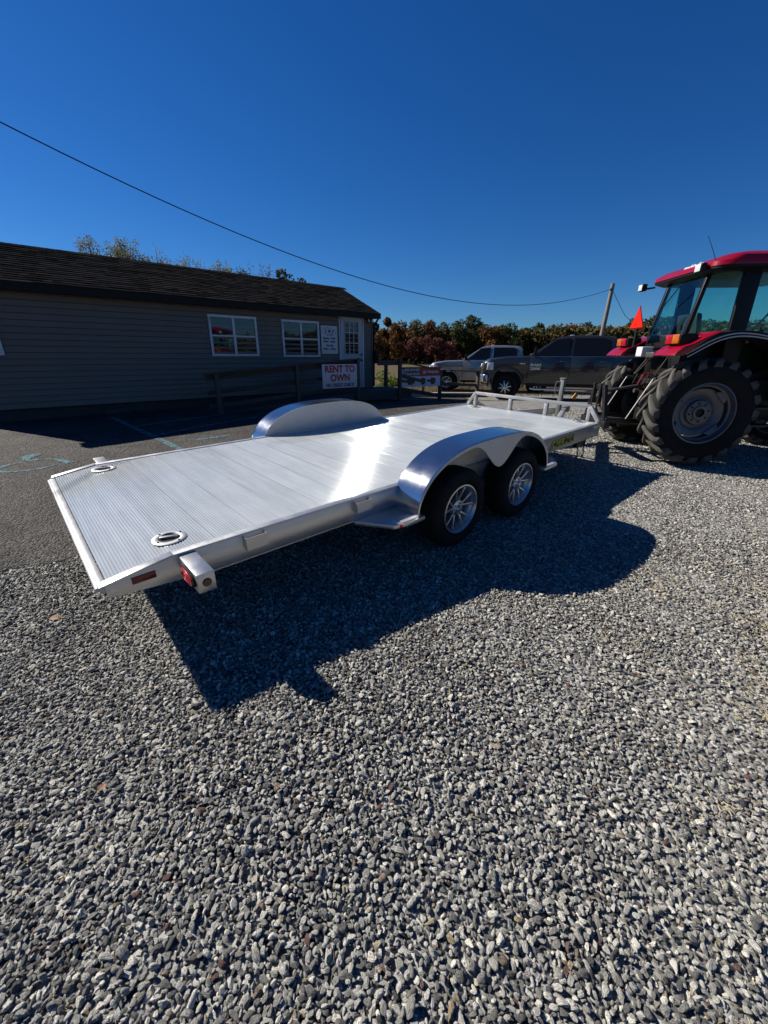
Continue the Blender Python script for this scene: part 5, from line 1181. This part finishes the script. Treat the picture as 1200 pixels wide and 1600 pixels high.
# hitch frame carried on the links, trailer coupler ball mounted on it
fr = empty('hitch_frame', (-.97, 0, 0), tractor)
for s_ in (-1, 1): MB().bar((0, s_*.36, .40), (0, s_*.14, .95), .05, .07).build('upright', MT['black_steel'], fr, bevel=.006)
MB().bar((0,-.42,.44),(0,.42,.44), .08, .09).build('cross_bar', MT['black_steel'], fr, bevel=.006)
MB().bar((0,-.17,.93),(0,.17,.93), .06, .07).build('head_bar', MT['black_steel'], fr, bevel=.006)
for s_ in (-1, 1): MB().bar((-.03, s_*.10+.0, .98), (-.03, s_*.10, .66), .045, .05).build('tower_bar', MT['black_steel'], fr, bevel=.004)
MB().tube([(-.03,-.15,.68),(-.03,.15,.68)], .02, 8).build('hook_pin', MT['grey_steel'], fr)
MB().bar((-.05,0,.42),(-.32,0,.42), .06, .05).build('ball_mount', MT['black_steel'], fr)
# orange tag on the hitch
og = MB().prism([(-.035,-.04),(.03,-.045),(.045,.03),(-.02,.045)], 'y', -.003, .003).build('orange_tag', MT['orange']); og.location = (3.0, 6.62, 1.0); og.rotation_euler = (.1, .4, .3)
tag(og, 'small orange tag wired to the trailer tongue by the jack', 'tag')
tpart(MB().bar((-.255,-.12,2.20),(-.262,.20,1.95),.010,.008), 'wiper_arm', MT['black'])
tpart(MB().tube([(1.08,-.50,2.15),(1.12,-.72,2.18),(1.12,-.74,2.05)], .012, 6), 'mirror_arm', MT['black'], smooth=True)
tpart(MB().box(1.10,1.13,-.86,-.70,1.82,2.08), 'mirror', MT['black'], bevel=.015)
tpart(MB().box(.40,.44,-.625,-.605,1.50,1.56), 'door_latch', MT['grey_steel'], bevel=.004)
for z_ in (.50, .72): tpart(MB().box(.50,.95,-.80,-.62,z_,z_+.025), 'step', MT['black_steel'], bevel=.004)
for s_ in (-1, 1):
    for dz in (0, .04): tpart(MB().tube([(-.26, s_*(.2+dz), 1.30+dz), (-.40, s_*(.24+dz), 1.10), (-.30, s_*(.26+dz), .86)], .009, 6), 'hydraulic_line', MT['black'], smooth=True)
    tpart(MB().lathe([(0,-.36),(.03,-.36),(.034,-.30),(.034,-.26)], (0, s_*.26, .86), 'x', 10), 'link_pivot', MT['grey_steel'], smooth=True)
# ------------------------------------------------------------------ utility pole and wires
px_, py_ = 12.22, 24.7; gz = g(px_, py_)
pole = MB().tube([(px_-.22, py_, gz-.5), (px_-.17, py_, gz+1.0), (px_, py_, 5.22)], [.14,.13,.10], 12).build('utility_pole', MT['pole_wood'], smooth=True)
tag(pole, 'grey leaning wooden utility pole behind the pickups', 'utility pole')
MB().box(px_-.16, px_+.02, py_-.14, py_-.10, 4.86, 4.98).build('wire_bracket', MT['grey_steel'], pole)
W = [(12.14,24.66,4.95),(9.46,22.54,4.23),(7.23,20.62,3.79),(4.31,18.09,3.49),(2.26,16.32,3.48),(-.03,14.34,3.65),(-2.52,12.19,4.0),(-4.26,10.69,4.46),(-5.15,9.92,4.75),(-5.89,9.28,4.99),(-6.51,8.74,5.23),(-8.5,7.02,6.1),(-11,4.86,7.4)]
W = np.array(W); s_ = np.r_[0, np.cumsum(np.hypot(np.diff(W[:,0]), np.diff(W[:,1])))]
cf = np.polyfit(s_, W[:,2], 4); tt = np.linspace(0, s_[-1], 60)
pts = [(np.interp(t, s_, W[:,0]), np.interp(t, s_, W[:,1]), float(np.polyval(cf, t))) for t in tt]
wo = MB().tube(pts, .011, 6).build('power_line', MT['wire'], smooth=True); tag(wo, 'long black overhead cable sagging over the office roof', 'cable')
pts = [(px_+.02, py_, 4.92), (13.3, 24.9, 3.7), (14.6, 25.1, 2.9), (16.4, 25.3, 2.2)]
wo = MB().tube(pts, .012, 6).build('guy_wire', MT['wire'], smooth=True); tag(wo, 'short thin wire running down right from the utility pole', 'cable')

# ------------------------------------------------------------------ trees
def foliage_mat(name, cols, trans=0.25):
    m = bpy.data.materials.new(name); nt, N, L, b = nodes_of(m); b.inputs['Roughness'].default_value = .7; b.inputs['Specular IOR Level'].default_value = .2
    ge = N.new('ShaderNodeNewGeometry'); cr = N.new('ShaderNodeValToRGB'); e = cr.color_ramp.elements
    e[0].color = (*cols[0],1); e[1].color = (*cols[-1],1)
    for i, c in enumerate(cols[1:-1]): k = e.new((i+1)/(len(cols)-1)); k.color = (*c,1)
    L.new(ge.outputs['Random Per Island'], cr.inputs[0]); L.new(cr.outputs[0], b.inputs['Base Color'])
    out = N['Material Output']; tl_ = N.new('ShaderNodeBsdfTranslucent'); L.new(cr.outputs[0], tl_.inputs[0]); mx = N.new('ShaderNodeMixShader'); mx.inputs[0].default_value = trans
    L.new(b.outputs[0], mx.inputs[1]); L.new(tl_.outputs[0], mx.inputs[2]); L.new(mx.outputs[0], out.inputs[0]); return m
FM = {
 'green': foliage_mat('dark green foliage', [(.018,.027,.009),(.045,.058,.017),(.085,.088,.028)]),
 'olive': foliage_mat('olive autumn foliage', [(.028,.028,.009),(.066,.054,.016),(.11,.08,.024)]),
 'rust': foliage_mat('rust autumn foliage', [(.045,.022,.008),(.12,.052,.014),(.19,.09,.022)]),
 'red': foliage_mat('dull red autumn foliage', [(.07,.020,.015),(.14,.045,.034),(.19,.08,.055)]),
 'pale': foliage_mat('pale olive sunlit foliage', [(.07,.078,.04),(.14,.145,.08),(.21,.205,.12)], .4),
 'bush': foliage_mat('bright green shrub leaves', [(.05,.08,.015),(.12,.16,.03),(.22,.26,.06)], .4)}
def leaves(C, R, n, leaf, squash=1.0):
    """n leaf quads spread through clumps with centres C and radii R"""
    C = np.array(C); R = np.array(R); k = rng.integers(0, len(C), n)
    d = rng.normal(size=(n,3)); d /= np.linalg.norm(d,axis=1)[:,None]; rr_ = rng.uniform(.35, 1.08, n)**.6
    p = C[k] + d * (R[k]*rr_)[:,None] * np.array([1,1,squash])
    a = rng.normal(size=(n,3)); a /= np.linalg.norm(a,axis=1)[:,None]; b_ = np.cross(a, rng.normal(size=(n,3))); b_ /= np.linalg.norm(b_,axis=1)[:,None]
    s_ = leaf*rng.uniform(.6,1.4,n)[:,None]
    v = np.stack([p-a*s_, p+b_*s_*.55, p+a*s_, p-b_*s_*.55], 1).reshape(-1,3)
    return v, np.arange(4*n).reshape(-1,4)
def leaf_obj(name, v, f, m, parent):
    me = bpy.data.meshes.new(name); me.vertices.add(len(v)); me.vertices.foreach_set('co', v.astype(np.float32).ravel())
    me.loops.add(f.size); me.loops.foreach_set('vertex_index', f.astype(np.int32).ravel()); me.polygons.add(len(f))
    me.polygons.foreach_set('loop_start', np.arange(0, f.size, 4, dtype=np.int32)); me.update(calc_edges=True); me.materials.append(m)
    o = bpy.data.objects.new(name, me); COL.objects.link(o); o.parent = parent; return o
def tree(x, y, h, w, kind, label, group, n=1500, leaf=.17, trunk=.22, z=None, name='broadleaf_tree', cat='tree'):
    z = g(x, y) - .1 if z is None else z
    t = empty(name, (x, y, z)); tag(t, label, cat, group)
    tr = MB(); lean = random.uniform(-.04, .04)*h
    tr.tube([(0,0,0),(lean*.4,0,h*.25),(lean,0,h*.55),(lean*1.1,0,h*.8)], [trunk,trunk*.75,trunk*.5,trunk*.15], 7)
    C = []; R = []
    for k in range(9):
        a = random.uniform(0, 2*PI); hh = random.uniform(.22, .86)*h; q_ = hh/h; ww = w*math.sin(PI*min(.95, .18+.72*q_))**.8
        r_ = random.uniform(.25,.85)*ww; c = (r_*math.cos(a)+lean, r_*math.sin(a), hh); C.append(c); R.append(w*random.uniform(.28,.50))
        if k < 6: tr.tube([(lean*.5,0,hh*.6),(c[0]*.5,c[1]*.5,hh*.82),(c[0],c[1],hh)], [trunk*.3,trunk*.2,trunk*.06], 5)
    C.append((lean,0,h*.86)); R.append(w*.36); C.append((lean,0,h*.55)); R.append(w*.6); C.append((lean,0,h*.35)); R.append(w*.6)
    tr.build('trunk', MT['bark'], t, smooth=True)
    v, f = leaves(C, R, n, leaf); v[:,2] = np.clip(v[:,2], .1, None); leaf_obj('crown', v, f, FM[kind], t); return t
# tops of the tree line: (pixel-like column x at 90 m, height)
tops = [(-3,8.2,'rust'),(0.5,9.2,'rust'),(3.5,8.6,'rust'),(6.0,8.3,'olive'),(9.0,8.6,'rust'),(12,8.2,'olive'),(14.5,8.7,'green'),(17,9.0,'green'),(19.5,8.0,'olive'),(22.5,7.7,'rust'),(25.5,8.1,'green'),(28.5,7.7,'olive'),(31.5,8.1,'green'),(34.5,7.5,'olive'),(37.5,7.2,'rust'),(41,8.2,'green'),(44,7.6,'rust'),(47,8.0,'olive'),(50,9.2,'green'),(53.5,9.6,'green'),(57,9.3,'green'),(60.5,9.6,'green'),(64,8.6,'green'),(68,8.4,'olive'),(72,8.9,'green'),(76,8.2,'green'),(80,8.6,'olive'),(85,8.8,'green'),(91,8.4,'green'),(97,9.0,'olive'),(-7,8.6,'rust'),(-12,8.2,'olive')]
words = {'green': 'dark green', 'olive': 'olive green', 'rust': 'rusty orange'}
def where(x):
    for lim, t in ((-5, 'hidden side behind the office'), (2, 'edge right of the office corner'), (6, 'stretch above the dealer banner'), (11, 'stretch above the dull red bushes'), (16, 'stretch over the lighter pickup hood'), (20.5, 'stretch over the lighter pickup cab'), (26, 'gap between the two pickup cabs'), (33, 'stretch over the dark pickup hood'), (42, 'stretch over the dark pickup roof'), (48, 'stretch by the utility pole'), (55, 'stretch right of the utility pole'), (66, 'stretch seen through the tractor cab'), (200, 'stretch behind the tractor')):
        if x < lim: return t
used_labels = {}
def uniq(lab, x):
    n_ = used_labels.get(lab, 0); used_labels[lab] = n_ + 1
    return lab + ['', ', second from its left', ', third from its left', ', rightmost there'][min(n_, 3)]
for i, (x, h, kd) in enumerate(sorted(tops)):
    y = 90 + random.uniform(-4, 4); k = y/90
    tree(x*k, y, (h+.1)*k*random.uniform(.88,1.06), 3.2*k*random.uniform(.72,1.25), kd, uniq('%s treetop in the %s' % (words[kd], where(x)), x), 'trees of the far treeline', n=3600, leaf=.21)
for i, (x, y, h, kd) in enumerate([(5.5,82,4.9,'red'),(7.8,81,5.3,'red'),(10.2,82,4.8,'red'),(12.4,83,4.2,'red'),(2.0,82,5.6,'rust'),(-.8,81,6.0,'rust')]):
    tree(x, y, h, 1.9, kd, ['leftmost dull red bushy tree before the treeline','second dull red bushy tree from the left','third dull red bushy tree from the left','rightmost dull red bushy tree above the lighter pickup nose','low rusty tree above the left end of the banner','low rusty tree just right of the office downpipe'][i], 'low coloured trees before the treeline', n=2200, leaf=.15, trunk=.15)
# the wood behind the first row, and around the rest of the horizon (one mass)
def woodland():
    C = []; R = []
    for k in range(420):
        a = random.uniform(0, 2*PI); r_ = random.uniform(104, 125)
        x, y = r_*math.cos(a), r_*math.sin(a)
        for hh in (1.2, 3.0, 4.6): C.append((x+random.uniform(-2,2), y+random.uniform(-2,2), hh+random.uniform(-.6,.8))); R.append(random.uniform(2.2,3.2))
    v, f = leaves(C, R, 46000, .55); v[:,2] = np.clip(v[:,2], -.2, None)
    o = leaf_obj('woodland', v, f, FM['olive'], None); tag(o, 'dark far-off wood along the horizon', 'woodland', None, 'stuff')
    # undergrowth closing the low gaps between the trunks
    n = 15000; a = rng.uniform(-.25, PI*.62, n); r_ = rng.uniform(93, 100, n); C = np.stack([r_*np.cos(a), r_*np.sin(a), rng.uniform(0, 6.6, n)], 1)
    v, f = leaves(C, np.full(n, .5), 34000, .55); o = leaf_obj('undergrowth', v, f, FM['olive'], None); tag(o, 'dark undergrowth at the foot of the far treeline', 'undergrowth', None, 'stuff')
woodland()
# trees showing above the office roof
def airy_tree(x, y, h, w, kind, n, label, leaf=.06, twigs=150):
    z = g(x, y); t = empty('airy_tree', (x, y, z)); tag(t, label, 'tree', 'thin trees behind the office roof')
    tr = MB(); tips = []
    for k in range(twigs):
        a = random.uniform(0, 2*PI); r_ = w*random.uniform(.1, 1)**.6; hz = h*random.uniform(.55, .98)*(1-.25*(r_/w)**2)
        b0 = (random.uniform(-.2,.2), random.uniform(-.2,.2), h*random.uniform(.15,.4)); e = (r_*math.cos(a), r_*math.sin(a), hz)
        m_ = tuple(b0[i]*.5+e[i]*.5 + random.uniform(-.15,.15) for i in range(3)); tr.tube([b0, m_, e], [.05,.028,.013], 4); tips += [m_, e]
        for _ in range(2):
            e2 = (e[0]+random.uniform(-.5,.5), e[1]+random.uniform(-.5,.5), e[2]+random.uniform(.0,.6)); tr.tube([m_, e2], [.02,.011], 3); tips.append(e2)
    tr.tube([(0,0,-.2),(.1,0,h*.3),(0,0,h*.7)], [.2,.14,.05], 7); tr.build('trunk_and_limbs', MT['bark'], t)
    if n: 
        v, f = leaves(tips, np.full(len(tips), .30), int(n*9), leaf); leaf_obj('crown', v, f, FM[kind], t)
airy_tree(-21.9, 35, 9.6, 1.9, 'pale', 2600, 'pale leafy tree above the left part of the office roof')
airy_tree(-19.3, 35, 9.9, 1.6, 'pale', 2600, 'second pale tree just right of the first above the roof')
airy_tree(-24.6, 36, 9.2, 1.5, 'pale', 300, 'bare tree at the far left above the office roof')
airy_tree(-17.2, 35, 8.9, 1.5, 'pale', 420, 'bare twiggy tree in the middle above the office roof')
airy_tree(-14.9, 35, 8.5, 1.7, 'pale', 900, 'half bare tree showing low above the roof ridge')
airy_tree(-12.2, 35, 8.0, 1.5, 'pale', 1300, 'thinly leaved tree above the roof right of the bare ones')
airy_tree(-10.9, 35, 7.8, .8, 'olive', 1500, 'small round olive tree top above the roof ridge')
airy_tree(-9.2, 35, 7.7, 1.1, 'rust', 300, 'purplish bare tree top near the right part of the roof')
tree(-7.9, 34, 8.3, 1.2, 'olive', 'dark leafy treetop above the right end of the roof', 'thin trees behind the office roof', n=2200, leaf=.10)
tree(-6.4, 34, 7.7, 1.0, 'olive', 'lowest dark treetop at the right end of the roof ridge', 'thin trees behind the office roof', n=1600, leaf=.10)
# shrubs by the landing and in the field
for x, y, h, w, lab in [(-.1,17.2,.95,.55,'bright green shrub seen between office corner and rail post'),(.3,18.6,.7,.5,'lower green shrub behind the landing rail')]:
    C = [(random.uniform(-.4,.4)*w, random.uniform(-.4,.4)*w, random.uniform(.2,.8)*h) for _ in range(8)]; e = empty('green_shrub', (x, y, g(x,y))); tag(e, lab, 'shrub')
    v, f = leaves(C, [w*.4]*8, 900, .035); leaf_obj('leaves', v, f, FM['bush'], e)
    st = MB(); [st.tube([(0,0,-.05),(c[0]*.5,c[1]*.5,c[2]*.6),c], [.02,.014,.006], 5) for c in C]; st.build('stems', MT['bark'], e)
def weeds():
    mb = MB()
    for _ in range(5200):
        x = random.uniform(-2, 9); y = random.uniform(15.9, 23); a = random.uniform(0, 2*PI); hgt = random.uniform(.03, .16); z = g(x, y)
        mb.add([(x-.006,y,z),(x+.006,y,z),(x+.05*math.cos(a),y+.05*math.sin(a),z+hgt)], [(0,1,2)])
    o = mb.build('weeds', mat('dry weeds', (.25,.18,.08), .8, var=.3), None, recalc=False); tag(o, 'dry brown grass strip beyond the parking bumper', 'grass', None, 'stuff')
weeds()
